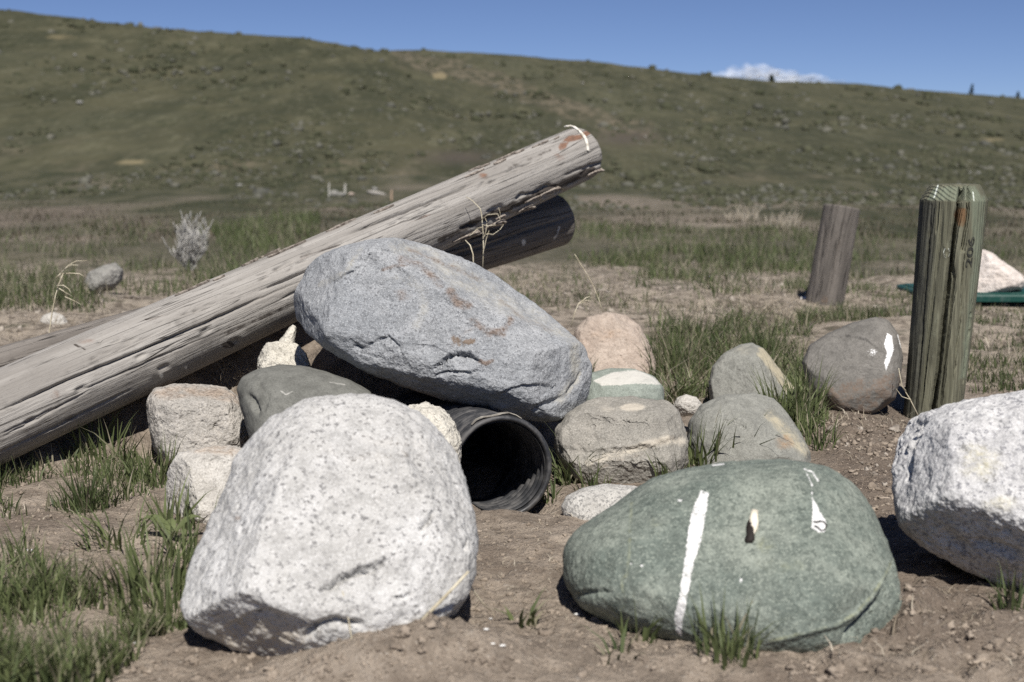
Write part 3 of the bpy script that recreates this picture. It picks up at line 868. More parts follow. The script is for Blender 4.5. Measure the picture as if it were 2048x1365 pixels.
rock('rock', 'dark grey rock splashed with white paint against the green fence post',
     [(1604, 725), (1618, 692), (1655, 668), (1705, 646), (1752, 634), (1776, 640), (1795, 668), (1806, 715), (1804, 755), (1790, 800), (1745, 832), (1680, 832), (1622, 800)],
     2.76, 0.10, 0.11, m_paintdark, e=0.78, shear=0.35, res=1, seed=16, amp=0.02, mid=0.01, planes=[((-0.35, 0.55, 0.7), 0.84), ((0.1, -0.1, 1), 0.84)], facets=2,
     feats=[S([(1650, 675), (1700, 672), (1730, 678), (1760, 700)], 7, .003, r=40)],
     mk=[(0, 'poly', [(1774, 666), (1784, 672), (1788, 700), (1780, 722), (1772, 742), (1768, 728), (1774, 705), (1768, 690)], 4, .85), (0, 'line', [(1796, 670), (1803, 695)], 4, .75), (0, 'blob', (1744, 705, 14, 12), .9, .44),
         (3, 'poly', [(1600, 770), (1660, 768), (1720, 752), (1770, 742), (1810, 735), (1810, 850), (1600, 850)], 22, .5)])
rock('rock', 'small black-and-white speckled stone between pipe and green boulder',
     [(1122, 1012), (1132, 992), (1165, 976), (1215, 968), (1270, 973), (1310, 995), (1310, 1035), (1220, 1062), (1150, 1060), (1128, 1036)],
     1.96, 0.045, 0.06, m_salt, e=0.85, shear=0.4, res=1, seed=17, amp=0.03, mid=0.012, facets=2)
rock('rock', 'little white striped stone in the grass above the smooth grey rock',
     [(1346, 812), (1353, 797), (1372, 789), (1393, 795), (1407, 812), (1395, 830), (1365, 834)], 2.60, 0.02, 0.03, m_cream, res=2, seed=18, amp=0.05, mid=0.03, facets=3, facet_f=0.85)
rock('rock', 'rose-white rock resting on the green plastic lid',
     [(1925, 565), (1938, 518), (1962, 500), (1985, 506), (2015, 530), (2042, 548), (2052, 563), (2044, 578), (2015, 588), (1960, 600), (1930, 592)],
     5.05, 0.12, 0.13, m_rose, e=0.72, shear=0.25, res=1, seed=19, chips=0.018, amp=0.04, mid=0.02, facets=3, facet_f=0.88, foot=False)
rock('rock', 'pale flat rock in the grass behind the left end of the logs',
     [(168, 566), (178, 545), (205, 532), (232, 526), (246, 540), (244, 560), (225, 580), (180, 588)], 5.3, 0.07, 0.08, m_far, res=2, seed=20, amp=0.05, mid=0.03)
rock('rock', 'small whitish rock just above the left end of the logs',
     [(78, 648), (86, 632), (106, 624), (126, 631), (140, 650), (130, 672), (90, 674)], 4.3, 0.05, 0.06, m_cream, res=2, seed=21, amp=0.05, mid=0.03)
rock('rock', 'tiny white stone at the foot of the slim grey post',
     [(1596, 606), (1602, 594), (1614, 594), (1618, 606), (1612, 618), (1598, 618)], 4.95, 0.02, 0.02, m_white, res=3, seed=22)

# ------------------------------------------------------------------ timber
def wood_mat(name, light, mid_c, dark, rustc=(0.20, 0.085, 0.04), barkc=(0.045, 0.036, 0.03), seed=0.0, grain=1.0, bump=0.6, lin=1.0):
    b = NB(name)
    v = b.coord('UV', (7, 190, 1), (seed, seed, 0))
    v2 = b.coord('UV', (2.2, 34, 1), (seed, seed, 0))
    v3 = b.coord('UV', (26, 26, 1), (seed, seed, 0))
    g1 = b.noise(v, 1.0, 4, 0.65, 0.3)
    g2 = b.noise(v2, 1.0, 4, 0.6, 0.4)
    g3 = b.noise(v3, 1.0, 5, 0.65)
    v4 = b.coord('UV', (60, 320, 1), (seed, seed, 0))
    g4 = b.noise(v4, 1.0, 3, 0.7)
    c = b.mix(b.ramp(g2, 0.3, 0.7), mid_c, light)
    c = b.mix(b.math('MULTIPLY', b.ramp(g1, 0.42, 0.26), 0.75 * grain), c, dark)
    c = b.mix(b.math('MULTIPLY', b.ramp(g3, 0.55, 0.75), 0.5), c, tuple(0.6 * x for x in mid_c))
    c = b.mix(b.math('MULTIPLY', b.ramp(g4, 0.40, 0.28), 0.55), c, dark)
    c = b.mix(b.math('MULTIPLY', b.ramp(g4, 0.6, 0.75), 0.3), c, tuple(min(1, 1.25 * x) for x in light))
    # fine drying cracks along the grain
    vl = b.coord('UV', (1.6, 62 * lin, 1), (seed * 2, seed, 0))
    ln = b.noise(vl, 1.0, 2, 0.5, 0.15)
    line = b.ramp(b.math('ABSOLUTE', b.math('SUBTRACT', ln, 0.5)), 0.0, 0.015, 1.0, 0.0)
    line = b.math('MULTIPLY', line, b.ramp(g2, 0.38, 0.52))
    c = b.mix(b.math('MULTIPLY', line, 0.8), c, tuple(0.35 * x for x in dark))
    r, gch, bl, al = b.attr('mask')
    e = b.math('ADD', b.math('MULTIPLY_ADD', g3, 2.2, -0.1), b.math('MULTIPLY_ADD', g1, 1.0, -0.5))
    c = b.mix(b.math('MULTIPLY', b.ramp(b.math('MULTIPLY', gch, e), 0.3, 0.75), 0.8), c, b.mix(b.ramp(g4, 0.35, 0.6), tuple(0.5 * x for x in rustc), rustc))
    c = b.mix(b.math('MULTIPLY', b.ramp(b.math('MULTIPLY', bl, e), 0.3, 0.6), 0.9), c, barkc)
    c = b.mix(b.math('MULTIPLY', b.ramp(b.math('MULTIPLY', r, e), 0.3, 0.7), 0.9), c, (0.68, 0.67, 0.63))
    h = b.math('ADD', b.math('MULTIPLY', g1, 1.0), b.math('ADD', b.math('MULTIPLY', g4, 0.5), b.math('MULTIPLY', g3, 0.6)))
    h = b.math('SUBTRACT', h, b.math('MULTIPLY', line, 1.5))
    return b.done(c, b.bump(h, bump, 0.004), 0.9)

def log_mesh(A, B, ra, rb, nt, nl, seed, feats=(), mk=(), bow=0.0, tip=0.012):
    A, B = np.array(A, float), np.array(B, float)
    ax = B - A
    Ln = np.linalg.norm(ax)
    ax /= Ln
    e1 = np.cross([0, 0, 1.0], ax); e1 /= np.linalg.norm(e1)
    e2 = np.cross(ax, e1)
    cap = [(-0.0, 0.0), (0.0, 0.35), (0.0, 0.7), (0.0, 0.93), (0.003, 0.985)]
    s = np.concatenate([[c[0] for c in cap], np.linspace(tip, Ln - tip, nl), [Ln - c[0] for c in cap[::-1]]])
    f = np.concatenate([[c[1] for c in cap], np.ones(nl), [c[1] for c in cap[::-1]]])
    # theta 0 looks away from the camera so that the seam is behind
    cdir = np.array([0, 0, CAM_H]) - (A + B) / 2
    t0 = math.atan2(cdir @ e2, cdir @ e1) + math.pi
    th = np.linspace(0, 2 * np.pi, nt + 1) + t0
    S_, T_ = np.meshgrid(s, th, indexing='ij')
    F_ = np.repeat(f[:, None], nt + 1, 1)
    r = (ra + (rb - ra) * S_ / Ln)
    ctr = np.stack([np.cos(T_), np.sin(T_), np.zeros_like(T_)], -1)
    q = np.stack([np.cos(T_) * 1.2, np.sin(T_) * 1.2, S_ * 2.2], -1).reshape(-1, 3)
    wob = fbm(q, 3, seed).reshape(S_.shape) * 0.022
    q2 = np.stack([np.cos(T_) * 14, np.sin(T_) * 14, S_ * 5], -1).reshape(-1, 3)
    wob2 = fbm(q2, 3, seed + 2, 0.6).reshape(S_.shape) * 0.0035
    rr = r * (1 + (wob + wob2) * (F_ > 0.5)) * F_
    mid = A + ax * S_[..., None] + np.array([0, 0, 1]) * (bow * 4 * (S_ / Ln) * (1 - S_ / Ln))[..., None]
    X = mid + rr[..., None] * (ctr[..., [0]] * e1 + ctr[..., [1]] * e2)
    X = X.reshape(-1, 3)
    quads = grid_faces(len(s), nt + 1)
    tris = tri_quads(quads)
    nr = vnormals(X, tris)
    # seam normals
    ctrl = (X - mid.reshape(-1, 3))
    if (nr * ctrl).sum() < 0:
        quads = quads[:, ::-1]; tris = tri_quads(quads); nr = vnormals(X, tris)
    if feats:
        X = carve(X, nr, feats, 0.6)
        nr = vnormals(X, tris)
    m = masks(X, nr, mk) if mk else np.zeros((len(X), 4))
    uv = np.stack([S_.ravel(), ((T_ - t0) * r).ravel()], -1)
    return X, quads, uv, m, (A, ax, e1, e2, Ln)

m_log = wood_mat('weathered_log_wood', (0.36, 0.341, 0.316), (0.238, 0.222, 0.203), (0.08, 0.071, 0.064), seed=1.0, bump=0.6)
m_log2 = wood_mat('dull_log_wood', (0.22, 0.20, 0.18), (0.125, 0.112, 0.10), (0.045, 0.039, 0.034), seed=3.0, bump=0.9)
m_post = wood_mat('slim_post_wood', (0.17, 0.152, 0.135), (0.10, 0.090, 0.080), (0.04, 0.036, 0.032), seed=5.0, bump=0.9, rustc=(0.22, 0.13, 0.07))

# upper log: from the ground at the left up past the boulder to the right
La, Lb = at(0, 833, 2.24), at(1152, 312, 3.46)
dirv = (Lb - La)
LA = La - dirv * 0.16
LB = Lb + dirv * 0.012
def lg(px):          # the log's centre line in the picture
    return 833 + (312 - 833) * px / 1152
log_feats = [G([(0, 822), (140, 757), (270, 706), (420, 641), (520, 596)], 2.2, .014), G([(520, 582), (610, 543), (700, 505), (760, 480)], 2.0, .010),
             G([(0, 877), (90, 830), (180, 780)], 2.2, .004), G([(690, 470), (790, 430), (880, 395), (960, 360)], 2.1, .011), G([(120, 800), (260, 740), (400, 680)], 1.6, .003),
             G([(960, 362), (1050, 330)], 2.0, .004), G([(0, 870), (110, 815)], 1.8, .004), G([(300, 700), (430, 640), (560, 580), (620, 556)], 1.4, .003), G([(150, 745), (260, 690), (330, 660)], 1.4, .003),
             G([(0, 905), (120, 850), (260, 780)], 2.0, .004), G([(560, 600), (640, 560)], 2, .004)]
for (kx, ky) in [(161, 778), (281, 713), (410, 662), (467, 683), (325, 735), (60, 842)]:
    log_feats.append(G([(kx - 6, ky + 3), (kx + 6, ky - 3)], 5, .006, end=1))
    log_feats.append(RI([(kx - 12, ky + 8), (kx + 14, ky - 8)], 13, .003, end=1))
rg = np.random.default_rng(5)
for k in range(46):     # torn bark and chips along the upper edge
    x0 = rg.uniform(180, 1150)
    y0 = lg(x0) - rg.uniform(32, 62) * (178 - 0.05 * x0) / 178
    log_feats.append(G([(x0, y0), (x0 + rg.uniform(8, 30), y0 - rg.uniform(1, 9))], rg.uniform(1.5, 3.2), rg.uniform(.002, .005)))
for k in range(30):     # ragged underside near the free end
    x0 = rg.uniform(900, 1190)
    y0 = lg(x0) + rg.uniform(30, 62)
    log_feats.append(G([(x0, y0), (x0 + rg.uniform(12, 40), y0 - rg.uniform(4, 18))], rg.uniform(2, 5), rg.uniform(.003, .009)))
log_mk = [(1, 'poly', [(1115, 290), (1135, 272), (1160, 268), (1178, 258), (1182, 268), (1162, 280), (1140, 285), (1130, 300), (1118, 305)], 5, .8),
          (1, 'blob', (965, 352, 12, 8), .8, .6), (1, 'blob', (176, 683, 24, 8), .8, .55), (1, 'blob', (335, 775, 22, 26), .9, .55), (1, 'blob', (300, 800, 60, 16), .9, .4), (1, 'blob', (110, 790, 16, 16), .9, .4),
          (1, 'line', [(300, 640), (330, 630)], 9, .5), (1, 'line', [(820, 445), (860, 430)], 7, .45), (1, 'line', [(600, 520), (640, 500)], 7, .4), (1, 'blob', (1120, 312, 16, 14), .8, .5),
          (2, 'line', [(880, 480), (960, 440), (1040, 405), (1120, 370), (1185, 340)], 15, .72), (2, 'line', [(440, 672), (560, 620), (600, 600)], 12, .45), (2, 'blob', (455, 690, 14, 7), .6, .9),
          (2, 'line', [(150, 690), (172, 700)], 5, .7), (2, 'line', [(600, 515), (680, 490)], 6, .5), (2, 'line', [(290, 640), (322, 632)], 5, .6), (2, 'line', [(1000, 345), (1060, 318), (1100, 300)], 10, .42),
          (0, 'blob', (323, 752, 4, 5), .6, 1), (0, 'blob', (372, 735, 3, 4), .6, 1)]
Xl, ql, uvl, ml, fr1 = log_mesh(LA, LB, 0.0725, 0.0655, 300, 420, 41, log_feats, log_mk)
log1 = empty('log', (LA[0], LA[1], max(0, LA[2] - 0.07)))
tag(log1, 'weathered grey log slanting up across the picture above the other log', 'log')
mesh_obj('trunk', Xl, ql, m_log, log1, uv=uvl, attrs={'mask': ml})

def on_log(fr, s, th, off, r0, r1):
    A, ax, e1, e2, Ln = fr
    r = r0 + (r1 - r0) * s / Ln + off
    return A + ax * s + e1 * (r * math.cos(th)) + e2 * (r * math.sin(th))

# pale strap end nailed round the free end of the upper log
def strap_strip(fr, pix, halfw, r, thick):
    A, ax, e1, e2, Ln = fr
    o = np.array([0, 0, CAM_H])
    pts = []
    for (px_, py_) in pix:
        d = ray(px_, py_); d = d / np.linalg.norm(d)
        # nearest hit of the ray with the log cylinder
        oc = o - A
        dp = d - ax * (d @ ax); op = oc - ax * (oc @ ax)
        a, b_, c_ = dp @ dp, 2 * dp @ op, op @ op - r * r
        disc = max(b_ * b_ - 4 * a * c_, 0)
        t = (-b_ - math.sqrt(disc)) / (2 * a)
        pts.append(o + d * t)
    pts = np.array(pts)
    out = []
    for k, p in enumerate(pts):
        tg = pts[min(k + 1, len(pts) - 1)] - pts[max(k - 1, 0)]
        tg /= np.linalg.norm(tg)
        nrm = (p - A) - ax * ((p - A) @ ax); nrm /= np.linalg.norm(nrm)
        sd_ = np.cross(tg, nrm); sd_ /= np.linalg.norm(sd_)
        hw = halfw * (0.8 + 0.25 * math.sin(k * 1.7))
        for (sg, hgt) in ((-1, 0.0), (-1, thick), (1, thick), (1, 0.0)):
            out.append(p + sd_ * hw * sg + nrm * hgt)
    n = len(pts)
    f = []
    for k in range(n - 1):
        for j in range(4):
            f.append((4 * k + j, 4 * k + (j + 1) % 4, 4 * k + 4 + (j + 1) % 4, 4 * k + 4 + j))
    f.append((3, 2, 1, 0)); f.append((4 * n - 4, 4 * n - 3, 4 * n - 2, 4 * n - 1))
    return np.array(out), f

b_ = NB('pale_strap')
m_strap = b_.done(b_.mix(b_.ramp(b_.noise(b_.coord(), 90, 3), 0.35, 0.55), (0.50, 0.46, 0.38), (0.78, 0.75, 0.68)), rough=0.6)
sv, sf = strap_strip(fr1, [(1131, 254), (1140, 253), (1149, 256), (1158, 263), (1166, 272), (1171, 281), (1174, 291), (1175, 302)], 0.0042, 0.0668, 0.003)
tag(mesh_obj('strap', sv, sf, m_strap, log1, smooth=False), 'pale strap curved round the free end of the log')

# bark chips still clinging to the upper edge and underside
def chip(fr, s, th, ln, wd, r0, r1, lift, seed):
    g = np.random.default_rng(seed)
    vs = []
    n = 5
    for k in range(n):
        u = k / (n - 1)
        ww = wd * (0.35 + 0.65 * math.sin(math.pi * min(max(u, 0.06), 0.94))) * g.uniform(0.7, 1.2)
        for sg in (-1, 1):
            for hgt in (0.0005, 0.003 + lift * u * u):
                vs.append(on_log(fr, s + ln * (u - 0.5), th + sg * ww / r0 / 2, hgt, r0, r1))
    f = []
    for k in range(n - 1):
        a = 4 * k
        f += [(a + 1, a + 3, a + 7, a + 5), (a, a + 4, a + 6, a + 2), (a, a + 1, a + 5, a + 4), (a + 2, a + 6, a + 7, a + 3)]
    f += [(0, 2, 3, 1), (4 * n - 4, 4 * n - 3, 4 * n - 1, 4 * n - 2)]
    return np.array(vs), f

b_ = NB('bark')
m_bark = b_.done(b_.mix(b_.ramp(b_.noise(b_.coord(scale=(40, 40, 40)), 3, 4), 0.35, 0.65), (0.11, 0.09, 0.075), (0.33, 0.29, 0.25)), rough=0.95)
# direction angles on the log seen as its upper edge and its lower edge
A_, ax_, e1_, e2_, Ln_ = fr1
up_th = math.atan2(e2_[2], e1_[2])
cdir = np.array([0, 0, CAM_H]) - (A_ + ax_ * Ln_ * 0.7)
cam_th = math.atan2(cdir @ e2_, cdir @ e1_)
sgn = 1 if math.sin(up_th - cam_th) > 0 else -1
for k in range(30):
    s_ = rg.uniform(0.35, 1.0) * Ln_ * 0.98
    if k < 20:
        th_ = cam_th + sgn * rg.uniform(0.95, 1.5)
        v_, f_ = chip(fr1, s_, th_, rg.uniform(.02, .07), rg.uniform(.004, .010), 0.0725, 0.0655, rg.uniform(0, .003), 600 + k)
    else:
        s_ = rg.uniform(0.72, 0.985) * Ln_
        th_ = cam_th - sgn * rg.uniform(0.75, 1.25)
        v_, f_ = chip(fr1, s_, th_, rg.uniform(.03, .09), rg.uniform(.006, .016), 0.0725, 0.0655, rg.uniform(0.002, .010), 600 + k)
    mesh_obj('bark_chip', v_, f_, m_bark, log1, smooth=False)

# lower log
MA, MB_ = at(0, 768, 2.62), at(1114, 440, 3.52)
dv = MB_ - MA
MA2, MB2 = MA - dv * 0.16, MB_ + dv * 0.002
log2_feats = [G([(880, 520), (980, 490), (1060, 460), (1142, 434)], 3.5, .008), G([(1000, 440), (1080, 415)], 2.5, .005), G([(0, 735), (60, 718)], 2, .005), G([(900, 500), (1000, 470)], 2, .004), G([(100, 690), (240, 650)], 1.5, .003)]
log2_mk = [(0, 'blob', (1047, 485, 4, 7), .6, 1), (0, 'line', [(1118, 455), (1116, 468), (1108, 478)], 5, .7), (1, 'blob', (1025, 490, 10, 4), .8, .5)]
Xm, qm, uvm, mm, fr2 = log_mesh(MA2, MB2, 0.066, 0.066, 200, 260, 51, log2_feats, log2_mk)
log2 = empty('log', (MA2[0], MA2[1], max(0, MA2[2] - 0.066)))
tag(log2, 'darker log lying under and behind the weathered slanting log, mostly in its shade', 'log')
mesh_obj('trunk', Xm, qm, m_log2, log2, uv=uvm, attrs={'mask': mm})

# slim grey post at the back
def upright(base, top, ra, rb, nt, nl, seed, feats, mk):
    return log_mesh(base, top, ra, rb, nt, nl, seed, feats, mk, tip=0.006)
pb = at(1643, 640, 4.83)
pt = at(1684, 414, 4.86)
Xp, qp, uvp, mp_, _ = upright(pb, pt, 0.064, 0.0615, 130, 160, 61, [G([(1690, 430), (1672, 520), (1660, 600)], 2.5, .006), G([(1650, 440), (1635, 560)], 2, .004)],
                             [(1, 'blob', (1652, 600, 12, 12), .8, .5), (1, 'line', [(1680, 480), (1660, 570)], 8, .3), (0, 'line', [(1686, 430), (1678, 480)], 3, .35)])
post2 = empty('fence_post', (pb[0], pb[1], 0))
tag(post2, 'slim grey leaning post standing alone in the background grass', 'post')
mesh_obj('shaft', Xp, qp, m_post, post2, uv=uvp, attrs={'mask': mp_})

# green treated fence post
def treated_mat():
    b = NB('green_treated_wood')
    v = b.coord()
    wv = b.coord(scale=(1, 1, 0.10))
    warp = b.noise(b.coord(scale=(1, 1, 0.3)), 9, 2, 0.4)
    sep = b.t.nodes.new('ShaderNodeSeparateXYZ')
    b.link(v, sep.inputs[0])
    x = b.math('SUBTRACT', sep.outputs[0], b.math('MULTIPLY_ADD', sep.outputs[2], 0.105, 0.022))
    y = b.math('SUBTRACT', sep.outputs[1], 0.030)
    rad = b.math('SQRT', b.math('ADD', b.math('MULTIPLY', x, x), b.math('MULTIPLY', y, y)))
    rad = b.math('ADD', rad, b.math('MULTIPLY_ADD', warp, 0.022, -0.011))
    rad = b.math('SUBTRACT', rad, b.math('MULTIPLY', sep.outputs[2], 0.012))
    ring = b.math('ABSOLUTE', b.math('SUBTRACT', b.math('FRACT', b.math('MULTIPLY', rad, 260.0)), 0.5))
    ringd = b.ramp(ring, 0.10, 0.42, 0.0, 1.0)
    vg = b.coord('UV', (5, 230, 1))
    g1 = b.noise(vg, 1.0, 4, 0.65, 0.3)
    g2 = b.noise(b.coord('UV', (1.8, 30, 1)), 1.0, 4, 0.6)
    g3 = b.noise(b.coord('UV', (30, 60, 1)), 1.0, 4, 0.65)
    c = b.mix(b.ramp(g2, 0.32, 0.66), (0.100, 0.099, 0.068), (0.190, 0.186, 0.132))
    c = b.mix(b.math('MULTIPLY', ringd, 0.42), c, (0.055, 0.053, 0.038))
    c = b.mix(b.math('MULTIPLY', b.ramp(g1, 0.45, 0.28), 0.75), c, (0.035, 0.034, 0.026))
    c = b.mix(b.math('MULTIPLY', b.ramp(g3, 0.55, 0.75), 0.35), c, (0.24, 0.25, 0.185))
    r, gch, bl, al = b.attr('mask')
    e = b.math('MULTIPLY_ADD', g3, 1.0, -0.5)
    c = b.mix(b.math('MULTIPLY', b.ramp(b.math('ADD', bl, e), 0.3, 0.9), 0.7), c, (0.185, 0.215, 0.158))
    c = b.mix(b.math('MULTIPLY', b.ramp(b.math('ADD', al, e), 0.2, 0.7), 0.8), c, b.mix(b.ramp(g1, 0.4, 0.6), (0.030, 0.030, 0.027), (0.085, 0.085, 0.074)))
    c = b.mix(b.math('MULTIPLY', b.ramp(b.math('ADD', gch, e), 0.4, 0.8), 0.75), c, (0.17, 0.085, 0.035))
    c = b.mix(b.math('MULTIPLY', b.ramp(b.math('ADD', r, b.math('MULTIPLY', e, 0.6)), 0.4, 0.6), 0.85), c, (0.62, 0.66, 0.60))
    h = b.math('ADD', b.math('MULTIPLY', g1, 1.2), b.math('ADD', b.math('MULTIPLY', ringd, -0.6), b.math('MULTIPLY', g3, 0.4)))
    return b.done(c, b.bump(h, 0.7, 0.004), 0.85)

PB, PT = at(1860, 880, 2.74), at(1909, 385, 2.76)
PTOP = at(1912, 369, 2.76)[2]
nt, nl = 300, 230
zz = np.linspace(0, 1, nl)
H_ = PTOP - PB[2]
ch_h = 0.031
prof = [(z * (H_ - ch_h), 1.0) for z in zz] + [(H_ - ch_h * 0.93, 0.985), (H_ - ch_h * .75, 0.935), (H_ - ch_h * 0.5, 0.865), (H_ - ch_h * .25, .795), (H_ - .002, 0.735), (H_, 0.70), (H_ + .001, 0.5), (H_ + .001, 0.25), (H_ + .001, 0.0)]
prof = np.array(prof)
lean = (PT - PB) / (PT[2] - PB[2])
th = np.linspace(0, 2 * np.pi, nt + 1) + math.pi / 2
Z_, T_ = np.meshgrid(prof[:, 0], th, indexing='ij')
F_ = np.repeat(prof[:, [1]], nt + 1, 1)
rad0 = 0.0545 + (0.0635 - 0.0545) * (Z_ / H_)
q = np.stack([np.cos(T_) * 1.0, np.sin(T_) * 1.0, Z_ * 2], -1).reshape(-1, 3)
q2 = np.stack([np.cos(T_) * 11, np.sin(T_) * 11, Z_ * 3.0], -1).reshape(-1, 3)
rad_ = rad0 * F_ * (1 + 0.03 * fbm(q, 2, 71).reshape(Z_.shape) + 0.006 * fbm(q2, 3, 72, 0.6).reshape(Z_.shape))
Xq = PB + lean * Z_[..., None] + np.stack([rad_ * np.cos(T_), rad_ * np.sin(T_), np.zeros_like(Z_)], -1)
Xq = Xq.reshape(-1, 3)
qq = grid_faces(len(prof), nt + 1)
nrq = vnormals(Xq, tri_quads(qq))
ctr_ = (PB + lean * Z_[..., None]).reshape(-1, 3)
if (nrq * (Xq - ctr_)).sum() < 0:
    qq = qq[:, ::-1]; nrq = -nrq
pf = [G([(1924, 374), (1917, 420), (1912, 450), (1905, 500), (1901, 545), (1893, 600), (1886, 660), (1878, 740), (1866, 820), (1855, 880)], 4.6, .030, end=.8),
      G([(1939, 374), (1937, 420), (1933, 460), (1926, 500)], 3.0, .018, end=.7), G([(1912, 470), (1905, 520), (1910, 560), (1903, 620), (1894, 700), (1885, 790), (1878, 850)], 2.6, .012),
      G([(1862, 410), (1856, 500), (1846, 620), (1836, 760)], 2.2, .006), G([(1878, 405), (1872, 470)], 1.6, .004), G([(1868, 410), (1862, 470)], 1.6, .004),
      G([(1870, 560), (1862, 640), (1850, 740), (1840, 830)], 2.0, .005), G([(1945, 600), (1936, 690), (1925, 780)], 1.8, .004), G([(1848, 640), (1838, 740), (1828, 830)], 2, .004),
      G([(1884, 404), (1880, 480), (1872, 560)], 1.5, .003), G([(1928, 580), (1918, 660), (1908, 760)], 1.6, .004), G([(1930, 500), (1922, 600)], 1.6, .004),
      RI([(1893, 506), (1893, 508)], 9, .003, end=1), G([(1893, 505), (1893, 509)], 4, .003, end=1)]
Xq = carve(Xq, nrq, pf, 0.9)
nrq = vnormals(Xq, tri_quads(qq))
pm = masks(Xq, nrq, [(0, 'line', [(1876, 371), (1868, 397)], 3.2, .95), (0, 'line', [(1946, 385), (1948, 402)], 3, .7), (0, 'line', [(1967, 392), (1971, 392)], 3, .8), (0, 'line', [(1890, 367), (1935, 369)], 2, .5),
                    (1, 'poly', [(1914, 415), (1936, 415), (1934, 445), (1926, 458), (1914, 455), (1906, 430)], 6, .8), (0, 'line', [(1887, 505), (1890, 497), (1897, 497), (1900, 506), (1897, 514), (1890, 515), (1887, 505)], 1.8, .75),
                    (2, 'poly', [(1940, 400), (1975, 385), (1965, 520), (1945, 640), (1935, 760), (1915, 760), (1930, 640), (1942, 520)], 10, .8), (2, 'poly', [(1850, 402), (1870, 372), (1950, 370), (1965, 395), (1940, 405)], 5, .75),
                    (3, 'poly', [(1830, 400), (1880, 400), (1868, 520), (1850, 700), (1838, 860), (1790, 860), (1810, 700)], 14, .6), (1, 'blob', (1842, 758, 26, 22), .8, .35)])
uvq = np.stack([Z_.ravel(), ((T_ - T_[0, 0]) * 0.06).ravel()], -1)
post1 = empty('fence_post', (PB[0], PB[1], 0))
tag(post1, 'thick green treated fence post with split grain and stencilled number', 'post')
m_treated = treated_mat()
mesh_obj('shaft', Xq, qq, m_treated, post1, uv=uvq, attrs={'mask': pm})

# stencilled number: reads upwards along the post
b_ = NB('black_stencil_ink')
nn_ = b_.noise(b_.coord(), 160, 3, 0.7)
m_ink = b_.done(b_.mix(b_.ramp(nn_, 0.35, 0.7), (0.016, 0.017, 0.017), (0.06, 0.062, 0.05)), rough=0.8)
fc = bpy.data.curves.new('number_text', 'FONT')
fc.body = '206'
fc.size = 1.0
fc.align_x = 'CENTER'
fc.align_y = 'CENTER'
fc.offset = 0.012
fc.resolution_u = 6
fo = bpy.data.objects.new('number_text', fc)
COL.objects.link(fo)
bpy.context.view_layer.update()
tm = fo.to_mesh()
tv = np.array([v.co[:] for v in tm.vertices])
tf = [tuple(p.vertices) for p in tm.polygons]
fo.to_mesh_clear()
bpy.data.objects.remove(fo)
# text x runs up the post, text y runs to the left; laid on the bark surface
tx = tv[:, 0] - (tv[:, 0].max() + tv[:, 0].min()) / 2
ty = tv[:, 1] - (tv[:, 1].max() + tv[:, 1].min()) / 2
sx, sy = 0.058 / (tx.max() - tx.min()), 0.0145 / (ty.max() - ty.min())
surf = Xq.reshape(len(prof), nt + 1, 3)[:nl]
spx, spy = proj(surf)
front = (nrq.reshape(len(prof), nt + 1, 3)[:nl] * (np.array([0, 0, CAM_H]) - surf)).sum(-1) > 0
cz = np.where(front, np.hypot(spx - 1940, spy - 505), 1e9)
iz, it = np.unravel_index(np.argmin(cz), cz.shape)
z0, t0 = prof[iz, 0], th[it]
outv = []
for a, b2 in zip(tx * sx, ty * sy):
    zq = z0 + a
    r0 = 0.0545 + (0.0635 - 0.0545) * zq / H_
    tq = t0 - b2 / r0
    fz = np.clip((zq / (H_ - ch_h)) * (nl - 1), 0, nl - 1.001)
    ft = np.clip(((tq - th[0]) / (2 * np.pi)) * nt, 0, nt - 0.001)
    i, j = int(fz), int(ft)
    di, dj = fz - i, ft - j
    p = surf[i, j] * (1 - di) * (1 - dj) + surf[i + 1, j] * di * (1 - dj) + surf[i, j + 1] * (1 - di) * dj + surf[i + 1, j + 1] * di * dj
    outv.append(p + np.array([math.cos(tq), math.sin(tq), 0]) * 0.0013)
mesh_obj('number_mark', np.array(outv), tf, m_ink, post1, smooth=False)

# ------------------------------------------------------------------ pipe
b_ = NB('black_plastic')
v_ = b_.coord()
dust = b_.noise(v_, 40, 4, 0.65)
m_pipe = b_.done(b_.mix(b_.ramp(dust, 0.38, 0.75, 0, 0.55), (0.026, 0.027, 0.030), (0.16, 0.152, 0.145)), b_.bump(b_.noise(v_, 120, 3), 0.15, 0.002), b_.ramp(dust, 0.35, 0.7, 0.42, 0.75))
b_.b.inputs['Specular IOR Level'].default_value = 0.5
pc = at(1004, 936, 2.06)
yaw = R(17)
paxis = np.array([-math.sin(yaw) * math.cos(R(5)), math.cos(yaw) * math.cos(R(5)), -math.sin(R(5))])
pe1 = np.cross([0, 0, 1.0], paxis); pe1 /= np.linalg.norm(pe1)
pe2 = np.cross(paxis, pe1)
def revolve(profile, nt, flip=False):
    th = np.linspace(0, 2 * np.pi, nt, endpoint=False)
    X = np.array([[pc + paxis * s + r * (math.cos(t) * pe1 + math.sin(t) * pe2) for t in th] for (s, r) in profile]).reshape(-1, 3)
    q = grid_faces(len(profile), nt, True)
    return X, (q[:, ::-1] if flip else q)
pipe = empty('drain_pipe', (pc[0], pc[1], pc[2] - 0.08))
tag(pipe, 'black corrugated plastic drain pipe opening under the blue-grey boulder', 'pipe')
per = 0.0165
inner = [(0.004 + k * per / 8, 0.0672 + 0.0046 * (0.5 + 0.5 * math.tanh(2.2 * math.sin(2 * math.pi * k / 8 - 0.9)))) for k in range(8 * 44)]
outer = [(s, r + 0.0035 + 0.0015) for s, r in inner]
X1, q1 = revolve(inner, 96)
X2, q2 = revolve(outer[::-1], 96)
